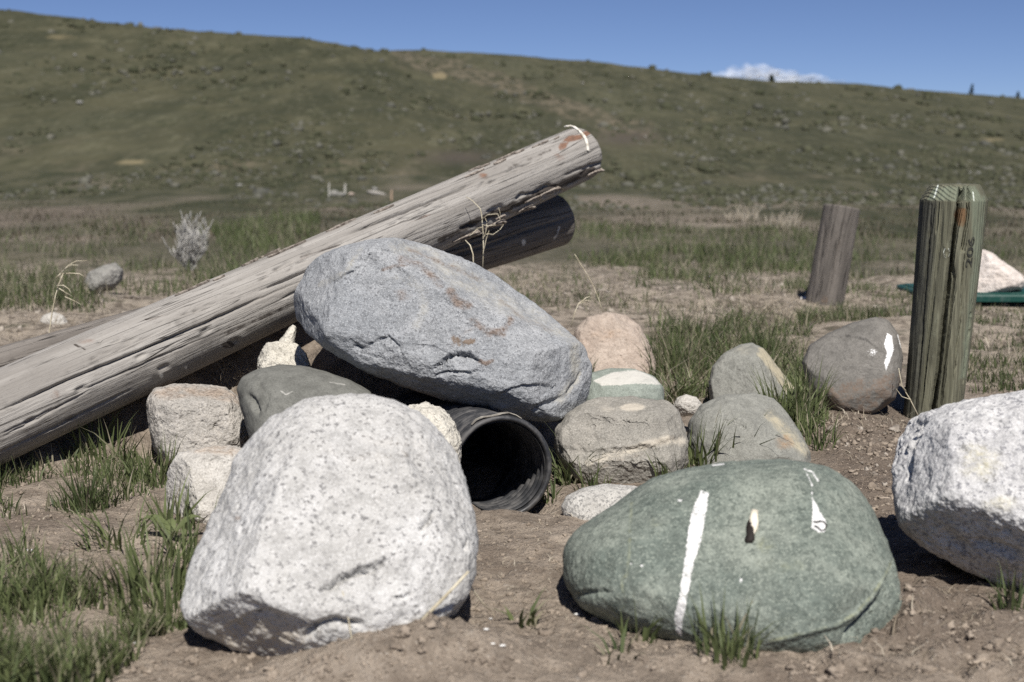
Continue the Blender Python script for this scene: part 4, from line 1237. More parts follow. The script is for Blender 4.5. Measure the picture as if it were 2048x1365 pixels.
XX = np.concatenate([X1, X2]); QQ = np.concatenate([q1, q2 + len(X1)])
mesh_obj('pipe_wall', XX, QQ, m_pipe, pipe)
rimp = [(0.010, 0.0695), (0.003, 0.0695), (0.0, 0.0700), (-0.0022, 0.0715), (-0.0025, 0.0735), (-0.001, 0.0765), (0.002, 0.0782), (0.011, 0.0785), (0.014, 0.0765), (0.014, 0.0722)]
X1, q1 = revolve(rimp, 128)
mesh_obj('rim', X1, q1, m_pipe, pipe)

# ------------------------------------------------------------------ green lid
b_ = NB('green_plastic')
v_ = b_.coord()
m_lid = b_.done(b_.mix(b_.ramp(b_.noise(v_, 25, 4, 0.6), 0.5, 0.75, 0, 0.6), (0.010, 0.055, 0.045), (0.10, 0.13, 0.125)), rough=0.5)
lid_c = at(1990, 594, 5.12)
lw, ld, lt = 0.31, 0.22, 0.03
def rounded_slab(c, w, d, h, r, z0, z1, inset=0.0, n=8):
    pts = []
    for (cx, cy, a0) in ((w - r, d - r, 0), (-w + r, d - r, 90), (-w + r, -d + r, 180), (w - r, -d + r, 270)):
        for k in range(n):
            a = R(a0 + 90 * k / (n - 1))
            pts.append((c[0] + cx + (r - inset) * math.cos(a), c[1] + cy + (r - inset) * math.sin(a)))
    return pts
lid = empty('valve_box_lid', (lid_c[0], lid_c[1], 0.0))
tag(lid, 'green plastic lid lying flat under the rose-white rock at right', 'lid')
def stack(rings, c, w, d, r):
    V, F = [], []
    for (ins, z) in rings:
        V += [(x, y, z) for x, y in rounded_slab(c, w, d, 0, r, 0, 0, ins)]
    n = 32
    for k in range(len(rings) - 1):
        for j in range(n):
            F.append((k * n + j, k * n + (j + 1) % n, (k + 1) * n + (j + 1) % n, (k + 1) * n + j))
    F.append(tuple(range((len(rings) - 1) * n, len(rings) * n)))
    F.append(tuple(range(n))[::-1])
    return np.array(V), F
lz = 0.012
LV, LF = stack([(0, lz), (0, lz + .018), (.004, lz + .024), (.02, lz + .026), (.024, lz + .020)], lid_c, lw, ld, 0.05)
mesh_obj('lid_rim', LV, LF, m_lid, lid, smooth=False)
LV, LF = stack([(.026, lz + .021), (.026, lz + .027), (.029, lz + .029)], lid_c, lw, ld, 0.05)
mesh_obj('lid_panel', LV, LF, m_lid, lid, smooth=False)

# ------------------------------------------------------------------ plants
def leaf_mat(name, fresh1, fresh2, dry1, dry2):
    b = NB(name)
    tone, dryv, t, _ = b.attr('tone')
    g = b.mix(tone, fresh1, fresh2)
    d = b.mix(tone, dry1, dry2)
    c = b.mix(dryv, g, d)
    c = b.mix(b.math('MULTIPLY', b.ramp(t, 0.75, 1.0), 0.35), c, d)
    b.set(b.b.inputs['Base Color'], c)
    b.b.inputs['Roughness'].default_value = 0.55
    tr = b.t.nodes.new('ShaderNodeBsdfTranslucent')
    b.link(c, tr.inputs[0])
    mx = b.t.nodes.new('ShaderNodeMixShader')
    mx.inputs[0].default_value = 0.28
    b.link(b.b.outputs[0], mx.inputs[1])
    b.link(tr.outputs[0], mx.inputs[2])
    b.link(mx.outputs[0], b.out.inputs[0])
    return b.m

m_grass = leaf_mat('grass_blades', (0.048, 0.068, 0.027), (0.165, 0.195, 0.085), (0.20, 0.175, 0.125), (0.40, 0.355, 0.265))
m_dry = leaf_mat('dry_straw', (0.24, 0.20, 0.15), (0.40, 0.345, 0.26), (0.30, 0.26, 0.20), (0.56, 0.51, 0.42))

def blades(base, h, w, az, bend, tone, dry, twist=None):
    n = len(base)
    dirv = np.stack([np.cos(az), np.sin(az), np.zeros(n)], -1)
    tw = RNG.uniform(0, 2 * np.pi, n) if twist is None else twist
    side = np.stack([np.cos(tw), np.sin(tw), np.zeros(n)], -1)
    V = np.zeros((n, 7, 3)); A = np.zeros((n, 7, 4))
    for k, (t, i0) in enumerate(((0.0, 0), (0.38, 2), (0.75, 4), (1.0, 6))):
        hor = bend * t ** 1.8
        ver = t * np.sqrt(np.maximum(0.05, 1 - 0.75 * np.minimum(bend, 1.1) ** 2 * t))
        c = base + dirv * (h * hor)[:, None] + np.array([0, 0, 1]) * (h * ver)[:, None]
        ww = w * (1 - t ** 1.6) * (0.8 + 0.4 * (t == 0.38)) * 0.5
        if i0 < 6:
            V[:, i0] = c - side * ww[:, None]
            V[:, i0 + 1] = c + side * ww[:, None]
            A[:, i0:i0 + 2, 2] = t
        else:
            V[:, 6] = c
            A[:, 6, 2] = 1
    A[:, :, 0] = tone[:, None]
    A[:, :, 1] = dry[:, None]
    A[:, :, 3] = 1
    o = (np.arange(n) * 7)[:, None]
    F = np.concatenate([o + np.array([[0, 1, 3]]), o + np.array([[0, 3, 2]]), o + np.array([[2, 3, 5]]), o + np.array([[2, 5, 4]]), o + np.array([[4, 5, 6]])])
    return V.reshape(-1, 3), F, A.reshape(-1, 4)

def clear_of_rocks(p, tall=0.0):
    ok = np.ones(len(p), bool)
    for (cx, cy, ru, rd, sh, zt) in FOOT:
        ok &= ((p[:, 0] - cx) / (ru * 0.95)) ** 2 + ((p[:, 1] - cy - sh) / (rd * 0.95)) ** 2 > 1
    return ok

def tuft(px, py, n, h, w, spread, label, dry=0.12, lean=0.5, name='grass_tuft', group=None, mat=None, bend=(0.1, 0.7), seed=0, cat='grass', tone=(0, 1), place=None):
    g = np.random.default_rng(9000 + seed)
    p0 = on_ground(np.array([float(px)]), np.array([float(py)]))[0] if place is None else np.array(place)
    r = spread * np.sqrt(g.uniform(0, 1, n)); a = g.uniform(0, 2 * np.pi, n)
    base = np.stack([p0[0] + r * np.cos(a), p0[1] + r * np.sin(a), np.zeros(n)], -1)
    base[:, 2] = (gz(base[:, 0], base[:, 1]) if place is None else p0[2]) - 0.004
    az = a + g.normal(0, 0.8, n)
    V, F, A = blades(base, h * g.uniform(0.45, 1.05, n), w * g.uniform(0.6, 1.2, n), az, g.uniform(bend[0], bend[1], n), g.uniform(tone[0], tone[1], n), (g.uniform(0, 1, n) < dry) * g.uniform(0.5, 1, n), g.uniform(0, 2 * np.pi, n))
    o = mesh_obj(name, V, F, mat or m_grass, origin=(p0[0], p0[1], base[:, 2].min()), attrs={'tone': A})
    tag(o, label, cat, group)
    return o

TUFTS = [
    # px, py, blades, height, width, spread, label
    (395, 905, 26, .085, .0042, .020, 'upright bright grass tuft right before the tan-topped rock'),
    (215, 905, 40, .075, .0042, .050, 'green grass tuft at the edge of the shade below the log'),
    (300, 965, 30, .075, .0040, .035, 'leafy grass tuft left of the cream-coloured rock'),
    (235, 960, 45, .045, .0025, .035, 'short fine grass tuft on the dirt below the log'),
    (170, 1030, 70, .070, .0026, .030, 'spiky dark grass tuft on bare dirt at the left'),
    (235, 1090, 26, .065, .0042, .040, 'flattened broad-bladed grass tuft left of the pale granite boulder'),
    (345, 1055, 22, .065, .0045, .030, 'broad green blades at the foot of the cream-coloured rock'),
    (385, 1120, 22, .075, .0048, .030, 'tall broad blades against the left side of the pale granite boulder'),
    (300, 1190, 60, .075, .0040, .050, 'mid-height grass clump left of the lower pale granite boulder'),
    (340, 1235, 50, .060, .0036, .045, 'grass clump touching the lower left corner of the pale granite boulder'),
    (1140, 965, 40, .085, .0034, .022, 'arching grass tuft hanging between the pipe and the blocky grey rock'),
    (1105, 1000, 10, .055, .0034, .014, 'few thin blades in front of the pipe mouth'),
    (1400, 935, 34, .085, .0048, .030, 'broad-bladed grass tuft between the blocky rock and the smooth grey rock'),
    (1185, 990, 16, .055, .0032, .026, 'low grass sprigs at the foot of the blocky grey rock'),
    (1350, 975, 22, .060, .0036, .030, 'short grass in the gap between the blocky rock and the green boulder'),
    (1640, 900, 26, .060, .0036, .030, 'small grass tuft at the right foot of the smooth grey rock'),
    (1465, 930, 18, .095, .0050, .026, 'leaning grass blades behind the top of the green boulder'),
    (1455, 1322, 40, .058, .0036, .030, 'small green tuft at the foot of the green boulder below its stripe'),
    (1280, 1290, 18, .050, .0036, .022, 'sparse little tuft at the front left foot of the green boulder'),
    (1045, 1262, 10, .035, .0060, .016, 'tiny broad-leaved seedling on the dirt between the two front boulders'),
    (1230, 1325, 9, .040, .0045, .022, 'flat dark weed sprig on the dirt in front of the green boulder'),
    (2025, 1235, 22, .055, .0036, .020, 'dark shaded tuft under the big white boulder'),
    (1590, 835, 90, .110, .0042, .055, 'dense bright grass clump right of the cone-shaped rock'),
    (1555, 850, 40, .090, .0044, .035, 'bright grass blades rising between the cone-shaped and smooth grey rocks'),
    (1530, 720, 110, .100, .0036, .060, 'dark dense grass clump behind the cone-shaped rock'),
    (1350, 745, 120, .100, .0036, .085, 'long shaggy grass clump right of the pinkish rock'),
    (1390, 690, 90, .100, .0034, .085, 'dark grass clump above and right of the pinkish rock'),
    (1340, 800, 70, .085, .0034, .050, 'arching grass beside the flat banded rock'),
    (1230, 745, 16, .080, .0040, .040, 'few stiff blades in front of the pinkish rock'),
    (1165, 755, 12, .070, .0038, .030, 'thin dark blades between blue-grey boulder and pinkish rock'),
    (1640, 780, 50, .100, .0036, .045, 'grass blades in front of the paint-splashed dark rock'),
    (1285, 520, 120, .085, .0040, .10, 'pale green tuft in the middle distance right of the logs'),
]
for i, (px_, py_, n_, h_, w_, s_, lab) in enumerate(TUFTS):
    n_, h_ = int(n_ * 1.5), h_ * 1.25
    dark = any(k in lab for k in ('dark', 'shaggy'))
    tuft(px_, py_, n_, h_, w_, s_, lab, seed=i, tone=(0, 0.55) if dark else (0.2, 1.0), dry=0.28 if 'shaggy' in lab else 0.10, group='grass tufts around the rocks',
         bend=(0.5, 1.0) if any(k in lab for k in ('flattened', 'flat ', 'arching', 'leaning', 'seedling')) else (0.08, 0.75))

# broad-leaved weed
def broad_leaf(p0, az, ln, wd, rise, mat, name, parent):
    V, F = [], []
    n = 7
    for k in range(n):
        t = k / (n - 1)
        w = wd * math.sin(math.pi * (0.08 + 0.88 * t) ** 0.9)
        c = p0 + np.array([math.cos(az), math.sin(az), 0]) * ln * t + np.array([0, 0, 1]) * (rise * math.sin(math.pi * min(t * 0.75, 1)) + 0.004)
        sd = np.array([-math.sin(az), math.cos(az), 0])
        V += [c - sd * w + np.array([0, 0, w * 0.35]), c, c + sd * w + np.array([0, 0, w * 0.35])]
    for k in range(n - 1):
        a = 3 * k
        F += [(a, a + 1, a + 4, a + 3), (a + 1, a + 2, a + 5, a + 4)]
    A = np.tile(np.array([0.9, 0, 0.2, 1]), (len(V), 1))
    return mesh_obj(name, np.array(V), F, mat, parent, attrs={'tone': A})
wp = on_ground(np.array([345.]), np.array([1078.]))[0]
weed = empty('broadleaf_weed', wp)
tag(weed, 'low broad-leaved green weed beside the cream-coloured rock', 'weed')
for (a_, l_, w_, r_) in ((R(165), .050, .012, .022), (R(120), .035, .009, .016), (R(30), .045, .009, .022), (R(-40), .030, .008, .010)):
    broad_leaf(wp, a_, l_, w_, r_, m_grass, 'leaf', weed)

# tubes: dry stalks, twigs
def tube(pts, r0, r1, sides=5):
    pts = np.asarray(pts, float)
    n = len(pts)
    V, F = [], []
    for k in range(n):
        tg = pts[min(k + 1, n - 1)] - pts[max(k - 1, 0)]
        tg = tg / (np.linalg.norm(tg) + 1e-9)
        a = np.cross(tg, [0.3, 0.9, 0.2]); a /= np.linalg.norm(a)
        b = np.cross(tg, a)
        r = r0 + (r1 - r0) * k / (n - 1)
        for j in range(sides):
            t = 2 * math.pi * j / sides
            V.append(pts[k] + r * (math.cos(t) * a + math.sin(t) * b))
    for k in range(n - 1):
        for j in range(sides):
            F.append((k * sides + j, k * sides + (j + 1) % sides, (k + 1) * sides + (j + 1) % sides, (k + 1) * sides + j))
    F.append(tuple(range(sides))[::-1]); F.append(tuple((n - 1) * sides + j for j in range(sides)))
    return np.array(V), F

def join(parts):
    V, F, o = [], [], 0
    for v, f in parts:
        V.append(v); F += [tuple(i + o for i in q) for q in f]
        o += len(v)
    return np.concatenate(V), F

b_ = NB('dry_stalk')
m_stalk = b_.done(b_.mix(b_.ramp(b_.noise(b_.coord(), 60, 3), 0.35, 0.65), (0.40, 0.35, 0.25), (0.62, 0.57, 0.44)), rough=0.7)
b_ = NB('grey_twig')
m_twig = b_.done(b_.mix(b_.ramp(b_.noise(b_.coord(), 30, 3), 0.35, 0.65), (0.26, 0.255, 0.24), (0.42, 0.41, 0.39)), rough=0.8)

def stalk(name, label, Y, stem_px, heads, r=0.0016, mat=None, cat='dry grass'):
    st = at(np.array([p[0] for p in stem_px], float), np.array([p[1] for p in stem_px], float), np.full(len(stem_px), Y))
    st[:, 1] += np.linspace(0, 0.02, len(st))
    o = empty(name, st[0])
    tag(o, label, cat)
    v, f = tube(st, r, r * 0.6)
    mesh_obj('stem', v, f, mat or m_stalk, o)
    for k, hd in enumerate(heads):
        hp = at(np.array([p[0] for p in hd], float), np.array([p[1] for p in hd], float), np.full(len(hd), Y + 0.01 * math.sin(k * 2.1)))
        hp[:, 1] += np.linspace(0, 0.015 * math.cos(k * 1.3), len(hp))
        v, f = tube(hp, r * 0.75, r * 0.35)
        mesh_obj('seed_head', v, f, mat or m_stalk, o)
    return o

stalk('dry_grass_stalk', 'tall dry grass stalk with drooping seed heads at the left behind the logs', 3.05,
      [(96, 700), (97, 668), (102, 625), (108, 590), (113, 570), (121, 548)],
      [[(121, 548), (135, 532), (150, 523), (170, 523)], [(121, 548), (140, 547), (158, 548), (168, 554)], [(128, 540), (145, 530), (160, 530)], [(113, 572), (128, 571), (140, 578), (145, 586)],
       [(118, 577), (130, 586), (143, 594)], [(121, 548), (112, 555), (108, 566), (112, 575)], [(130, 594), (148, 602), (162, 610)]], 0.0017)
stalk('dry_grass_stalk', 'thin bleached weed stalk standing against the dark log end', 3.0,
      [(965, 540), (967, 500), (966, 465), (963, 430), (960, 418), (944, 402), (932, 395)],
      [[(966, 475), (975, 468), (986, 470), (1000, 460), (1007, 450)], [(967, 478), (972, 462), (974, 445), (970, 436)], [(964, 450), (976, 452), (992, 450)], [(963, 440), (975, 430), (995, 428), (1001, 440), (1000, 425), (997, 415)],
       [(964, 455), (950, 458)], [(968, 500), (972, 480), (978, 462)], [(938, 473), (945, 468), (950, 462), (956, 458)]], 0.0014, m_stalk)
stalk('dry_grass_stalk', 'short curved dry stem rising behind the blue-grey boulder', 2.75, [(947, 535), (946, 510), (940, 492), (930, 482)], [], 0.0015)
stalk('dry_grass_stalk', 'long thin dry stem leaning over the gravel behind the pinkish rock', 3.5, [(1206, 625), (1198, 600), (1188, 575), (1175, 550), (1150, 510)], [], 0.0012)
stalk('dry_grass_stalk', 'pale nodding grass head left of the pinkish rock', 3.1, [(1142, 655), (1150, 625), (1158, 608), (1172, 598), (1180, 595)], [[(1158, 608), (1168, 606), (1178, 607)], [(1162, 604), (1174, 601), (1185, 604)]], 0.0013)
stalk('dry_grass_stalk', 'dead branching stem at the foot of the green fence post', 2.62, [(1838, 835), (1822, 800), (1808, 775), (1803, 740)], [[(1822, 800), (1806, 795), (1796, 780)], [(1812, 782), (1800, 768)]], 0.0012)
stalk('straw_stem', 'pale straw stem leaning on the lower right of the pale granite boulder', 1.36, [(843, 1243), (870, 1218), (905, 1185), (936, 1155)], [], 0.0022)
stalk('straw_stem', 'thin tan straw upright before the pale granite boulder', 1.33, [(706, 1296), (698, 1260), (690, 1225), (680, 1195)], [], 0.0009)
stalk('straw_stem', 'thin tan straw lying on the dirt right of the pale granite boulder', 1.47, [(936, 1165), (950, 1190), (965, 1215), (982, 1235)], [], 0.0010)

# bleached sagebrush behind the log
def brush(name, label, px, py, Y, hgt, n, seed, mat, spread=0.5):
    g = np.random.default_rng(seed)
    base = at(px, py, Y)
    base[2] = float(gz(base[0], base[1])) - 0.01
    o = empty(name, base)
    tag(o, label, 'shrub')
    for k in range(n):
        a = g.uniform(0, 2 * np.pi); sp = g.uniform(0.05, spread)
        h = hgt * g.uniform(0.35, 1.0) * (1 - 0.5 * sp)
        p = [base + np.array([math.cos(a) * sp * hgt * t ** 0.8 + g.normal(0, .006), math.sin(a) * sp * hgt * t ** 0.8 + g.normal(0, .004), h * t]) for t in np.linspace(0, 1, 6)]
        parts = [tube(p, 0.0042, 0.0018, 4)]
        for j in range(11):
            t = g.uniform(0.15, 1.0)
            i = min(int(t * 5), 4)
            q = p[i] + (p[i + 1] - p[i]) * (t * 5 - i)
            a2 = g.uniform(0, 2 * np.pi); l2 = hgt * g.uniform(0.10, 0.26)
            dirr = np.array([math.cos(a2) * 0.5, math.sin(a2) * 0.5, 0.9])
            parts.append(tube([q, q + dirr * l2 * 0.5, q + dirr * l2 + np.array([0, 0, l2 * 0.1])], 0.0024, 0.0014, 3))
        v, f = join(parts)
        mesh_obj('branch', v, f, mat, o)
    return o
brush('sagebrush', 'bleached dead sagebrush standing behind the weathered log at left', 378, 535, 6.4, 0.29, 26, 88, m_twig, 0.42)

# ------------------------------------------------------------------ grass as ground cover
def scatter(poly, n, h, w, dry, tone, clump=0.0, seed=0, bend=(0.1, 0.8), ythin=False):
    g = np.random.default_rng(400 + seed)
    poly = np.array(poly, float)
    lo, hi = poly.min(0), poly.max(0)
    P = []
    got = 0
    while got < n:
        m = max(n * 3, 300)
        px = g.uniform(lo[0], hi[0], m); py = g.uniform(lo[1], hi[1], m)
        ok = in_poly(px, py, poly)
        px, py = px[ok], py[ok]
        p = on_ground(px, py)
        if clump:
            nz = fbm(np.stack([p[:, 0], p[:, 1], np.zeros(len(p))], -1) * (6.0 if p[:, 1].mean() < 4.5 else 2.2), 3, 60 + seed)
            kp = nz + g.uniform(-0.25, 0.25, len(p)) > clump
            p = p[kp]; nz = nz[kp]
        else:
            nz = np.zeros(len(p))
        ck = clear_of_rocks(p)
        p = np.concatenate([p[ck], nz[ck][:, None]], 1)
        P.append(p); got += len(p)
        if len(P) > 12: break
    p = np.concatenate(P)[:n]
    k = len(p)
    fade = np.clip(0.75 + 0.9 * p[:, 3], 0.4, 1.45)
    p = p[:, :3].copy()
    p[:, 2] -= 0.004
    return blades(p, g.uniform(h[0], h[1], k) * fade, g.uniform(0.7, 1.3, k) * w, g.uniform(0, 2 * np.pi, k), g.uniform(bend[0], bend[1], k),
                  np.clip(g.normal((tone[0] + tone[1]) / 2, (tone[1] - tone[0]) / 3, k), 0, 1), (g.uniform(0, 1, k) < dry) * g.uniform(0.4, 1.0, k))

def build_cover(name, label, specs, mat):
    Vs, Fs, As, o = [], [], [], 0
    for i, s in enumerate(specs):
        V, F, A = scatter(seed=i + len(name), **s)
        Vs.append(V); Fs.append(F + o); As.append(A); o += len(V)
    tag(mesh_obj(name, np.concatenate(Vs), np.concatenate(Fs), mat, origin=(0, 0, 0), attrs={'tone': np.concatenate(As)}), label, 'grass', kind='stuff')

D = dict
build_cover('foreground_grass', 'blurred grass patch filling the lower left corner', [
    D(poly=[(-250, 1140), (60, 1130), (140, 1180), (240, 1230), (300, 1290), (250, 1340), (120, 1420), (-300, 1450)], n=4000, h=(.025, .085), w=.0028, dry=.2, tone=(.15, 1), clump=-.12),
    D(poly=[(230, 1180), (370, 1190), (370, 1260), (250, 1290)], n=420, h=(.02, .055), w=.0032, dry=.2, tone=(.2, .9), clump=-.1),
    D(poly=[(-250, 920), (150, 930), (260, 1010), (150, 1090), (-250, 1130)], n=1000, h=(.015, .055), w=.0026, dry=.25, tone=(0, .7), clump=.12),
    D(poly=[(120, 900), (330, 910), (330, 980), (280, 1000), (150, 960)], n=420, h=(.02, .06), w=.0030, dry=.2, tone=(.1, .8), clump=.0),
], m_grass)
build_cover('meadow_grass', 'grass growing between and behind the rocks', [
    D(poly=[(1290, 650), (1420, 640), (1640, 640), (1610, 700), (1600, 840), (1340, 800), (1310, 740)], n=2600, h=(.03, .095), w=.0030, dry=.32, tone=(0, .85), clump=-.05, bend=(.2, 1.05)),
    D(poly=[(1560, 780), (1680, 760), (1650, 850), (1600, 880)], n=420, h=(.03, .09), w=.0036, dry=.08, tone=(.3, 1), clump=-.3),
    D(poly=[(1920, 640), (2400, 640), (2400, 800), (1930, 790)], n=3600, h=(.02, .055), w=.0030, dry=.28, tone=(0, .55), clump=-.15),
    D(poly=[(1100, 455), (1620, 470), (1620, 545), (1300, 560), (1130, 520)], n=4600, h=(.03, .10), w=.0040, dry=.2, tone=(.1, .75), clump=.02),
    D(poly=[(1600, 480), (2400, 480), (2400, 560), (1600, 560)], n=3300, h=(.03, .09), w=.0040, dry=.3, tone=(0, .6), clump=.05),
    D(poly=[(-300, 470), (640, 440), (640, 560), (300, 620), (-300, 660)], n=7600, h=(.03, .11), w=.0036, dry=.32, tone=(0, .7), clump=.08),
    D(poly=[(420, 470), (640, 430), (640, 500), (450, 520)], n=1600, h=(.08, .15), w=.0042, dry=.10, tone=(.2, .9), clump=-.3),
    D(poly=[(980, 520), (1620, 540), (1620, 660), (1200, 650), (1000, 600)], n=1500, h=(.015, .06), w=.0030, dry=.4, tone=(0, .7), clump=.22),
    D(poly=[(1120, 540), (1500, 540), (1500, 620), (1150, 610)], n=420, h=(.02, .08), w=.0036, dry=.15, tone=(.0, .6), clump=.2),
    D(poly=[(1560, 560), (1900, 560), (1900, 640), (1600, 650)], n=2000, h=(.02, .06), w=.0030, dry=.35, tone=(0, .7), clump=.02),
    D(poly=[(1900, 590), (2400, 590), (2400, 650), (1920, 650)], n=1500, h=(.02, .05), w=.0030, dry=.45, tone=(0, .6), clump=.0),
], m_grass)
build_cover('dry_grass', 'short dry growth over the brown flat beyond the logs', [
    D(poly=[(-500, 405), (1100, 405), (1100, 480), (-500, 500)], n=5600, h=(.015, .06), w=.010, dry=.7, tone=(0, .8), clump=-.1),
    D(poly=[(1100, 420), (2600, 420), (2600, 500), (1100, 470)], n=4600, h=(.015, .06), w=.010, dry=.6, tone=(0, .7), clump=-.1),
], leaf_mat('dry_meadow', (0.045, 0.052, 0.025), (0.09, 0.09, 0.048), (0.10, 0.08, 0.06), (0.21, 0.175, 0.135)))
build_cover('straw_litter', 'scattered straw and dead stems lying on the dirt', [
    D(poly=[(1455, 432), (1510, 428), (1520, 450), (1450, 450)], n=120, h=(.05, .16), w=.008, dry=.8, tone=(.3, 1), clump=-.5),
    D(poly=[(1530, 440), (1595, 438), (1600, 468), (1540, 468)], n=150, h=(.05, .15), w=.008, dry=.8, tone=(.3, 1), clump=-.5),
    D(poly=[(-100, 940), (400, 940), (420, 1100), (380, 1290), (-100, 1200)], n=380, h=(.015, .05), w=.0016, dry=.6, tone=(.1, 1), clump=.0, bend=(1.1, 1.3)),
    D(poly=[(940, 1010), (1150, 1010), (1150, 1260), (940, 1260)], n=320, h=(.008, .030), w=.0013, dry=.6, tone=(.1, 1), clump=.0, bend=(1.1, 1.3)),
    D(poly=[(1600, 790), (1820, 780), (1810, 900), (1700, 930), (1620, 880)], n=420, h=(.01, .045), w=.0014, dry=.5, tone=(.2, 1), clump=-.1, bend=(.8, 1.3)),
    D(poly=[(1290, 640), (1660, 620), (1640, 830), (1330, 810)], n=420, h=(.03, .11), w=.0016, dry=.6, tone=(.2, 1), clump=-.2, bend=(.6, 1.3)),
    D(poly=[(1000, 530), (1640, 530), (1640, 650), (1000, 620)], n=2400, h=(.02, .07), w=.0022, dry=.6, tone=(.1, 1), clump=-.1, bend=(.8, 1.3)),
    D(poly=[(440, 700), (560, 690), (560, 780), (440, 790)], n=260, h=(.02, .05), w=.0014, dry=.6, tone=(.1, .9), clump=-.5, bend=(.6, 1.3)),
    D(poly=[(1700, 1180), (2100, 1200), (2100, 1360), (1650, 1340)], n=110, h=(.02, .06), w=.0014, dry=.6, tone=(.1, 1), clump=.0, bend=(1.0, 1.3)),
    D(poly=[(1900, 620), (2200, 620), (2200, 760), (1930, 760)], n=300, h=(.03, .08), w=.0018, dry=.7, tone=(.1, 1), clump=-.1, bend=(.6, 1.3)),
    D(poly=[(-100, 600), (300, 560), (300, 640), (-100, 700)], n=420, h=(.02, .07), w=.0020, dry=.6, tone=(.1, 1), clump=-.1, bend=(.6, 1.3)),
], m_dry)

# ------------------------------------------------------------------ loose lumps on the dirt
ICO_V = []
ph = (1 + 5 ** 0.5) / 2
for a, b2 in ((1, ph), (-1, ph), (1, -ph), (-1, -ph)):
    ICO_V += [(0, a, b2), (a, b2, 0), (b2, 0, a)]
ICO_V = np.array(ICO_V, float); ICO_V /= np.linalg.norm(ICO_V[0])
ICO_F = []
for i in range(12):
    for j in range(i + 1, 12):
        for k in range(j + 1, 12):
            e = [np.linalg.norm(ICO_V[x] - ICO_V[y]) for x, y in ((i, j), (j, k), (i, k))]
            if max(e) < 1.2:
                n = np.cross(ICO_V[j] - ICO_V[i], ICO_V[k] - ICO_V[i])
                ICO_F.append((i, j, k) if n @ ICO_V[i] > 0 else (i, k, j))
def subdiv(v, f):
    v = list(map(tuple, v)); cache = {}; nf = []
    def mid(a, b):
        k = (min(a, b), max(a, b))
        if k not in cache:
            m = (np.array(v[a]) + np.array(v[b])); m /= np.linalg.norm(m)
            v.append(tuple(m)); cache[k] = len(v) - 1
        return cache[k]
    for a, b, c in f:
        ab, bc, ca = mid(a, b), mid(b, c), mid(c, a)
        nf += [(a, ab, ca), (b, bc, ab), (c, ca, bc), (ab, bc, ca)]
    return np.array(v), nf
ICO2_V, ICO2_F = subdiv(ICO_V, ICO_F)
ICO2_F = np.array(ICO2_F); ICO_F = np.array(ICO_F)

def lumps(name, label, specs, mat, cat, fine=()):
    Vs, Fs, o = [], [], 0
    for i, (poly, n, r0, r1) in enumerate(specs):
        g = np.random.default_rng(700 + i)
        poly = np.array(poly, float)
        lo, hi = poly.min(0), poly.max(0)
        px = g.uniform(lo[0], hi[0], n * 4); py = g.uniform(lo[1], hi[1], n * 4)
        ok = in_poly(px, py, poly)
        p = on_ground(px[ok][:n], py[ok][:n])
        for q in p:
            r = r0 * (r1 / r0) ** (g.uniform() ** 2.2)
            k = ICO2_V * (1 + 1.1 * perlin(ICO2_V * 1.4 + g.uniform(0, 90, 3), 2)[:, None] + g.normal(0, 0.07, (42, 1))) * r * g.uniform(0.6, 1.2, 3) * np.array([1, 1, 0.75])
            Vs.append(k + q + np.array([0, 0, r * 0.05])); Fs.append(ICO2_F + o); o += len(k)
    for i, (poly, n, r0, r1) in enumerate(fine):
        g = np.random.default_rng(760 + i)
        poly = np.array(poly, float)
        lo, hi = poly.min(0), poly.max(0)
        px = g.uniform(lo[0], hi[0], n * 4); py = g.uniform(lo[1], hi[1], n * 4)
        ok = in_poly(px, py, poly)
        p = on_ground(px[ok][:n], py[ok][:n])
        r = r0 * (r1 / r0) ** (g.uniform(0, 1, len(p)) ** 2)
        k = ICO_V[None] * (1 + g.uniform(-.35, .35, (len(p), 12, 1))) * r[:, None, None] * g.uniform(0.6, 1.2, (len(p), 1, 3)) + p[:, None]
        Vs.append(k.reshape(-1, 3)); Fs.append((ICO_F[None] + (np.arange(len(p)) * 12)[:, None, None]).reshape(-1, 3) + o); o += len(p) * 12
    tag(mesh_obj(name, np.concatenate(Vs), np.concatenate(Fs), mat, origin=(0, 0, 0)), label, cat, kind='stuff')
b_ = NB('dirt_clod')
v_ = b_.coord()
m_clod = b_.done(b_.mix(b_.ramp(b_.noise(v_, 30, 4, 0.65), 0.35, 0.65), (0.19, 0.155, 0.123), (0.335, 0.28, 0.225)), b_.bump(b_.noise(v_, 200, 3, 0.7), 0.7, 0.004), 0.97)
lumps('dirt_clods', 'crumbs and clods of loose dirt', [
    ([(660, 1250), (1010, 1240), (1060, 1365), (620, 1365)], 200, .001, .006), ([(1640, 1180), (2060, 1200), (2060, 1365), (1600, 1365)], 300, .001, .008),
    ([(940, 1010), (1140, 1010), (1140, 1250), (940, 1240)], 260, .001, .0045), ([(0, 920), (360, 930), (380, 1200), (60, 1150)], 360, .001, .006),
    ([(1100, 1230), (1700, 1300), (1700, 1365), (1000, 1365)], 160, .001, .006), ([(1620, 830), (1810, 830), (1790, 1080), (1700, 960)], 260, .0015, .008), ([(240, 1290), (640, 1320), (640, 1365), (200, 1365)], 120, .001, .006)], m_clod, 'dirt', [
    ([(-100, 940), (420, 930), (380, 1365), (-100, 1200)], 700, .0006, .0028), ([(380, 1290), (1100, 1230), (1100, 1365), (300, 1365)], 900, .0005, .0026), ([(940, 1005), (1150, 1005), (1150, 1260), (940, 1260)], 700, .0005, .0024),
    ([(1100, 1230), (2060, 1180), (2060, 1365), (1100, 1365)], 1300, .0006, .0030), ([(1600, 790), (1820, 800), (1800, 1080), (1680, 960)], 700, .0007, .0032)])
b_ = NB('grit')
v_ = b_.coord()
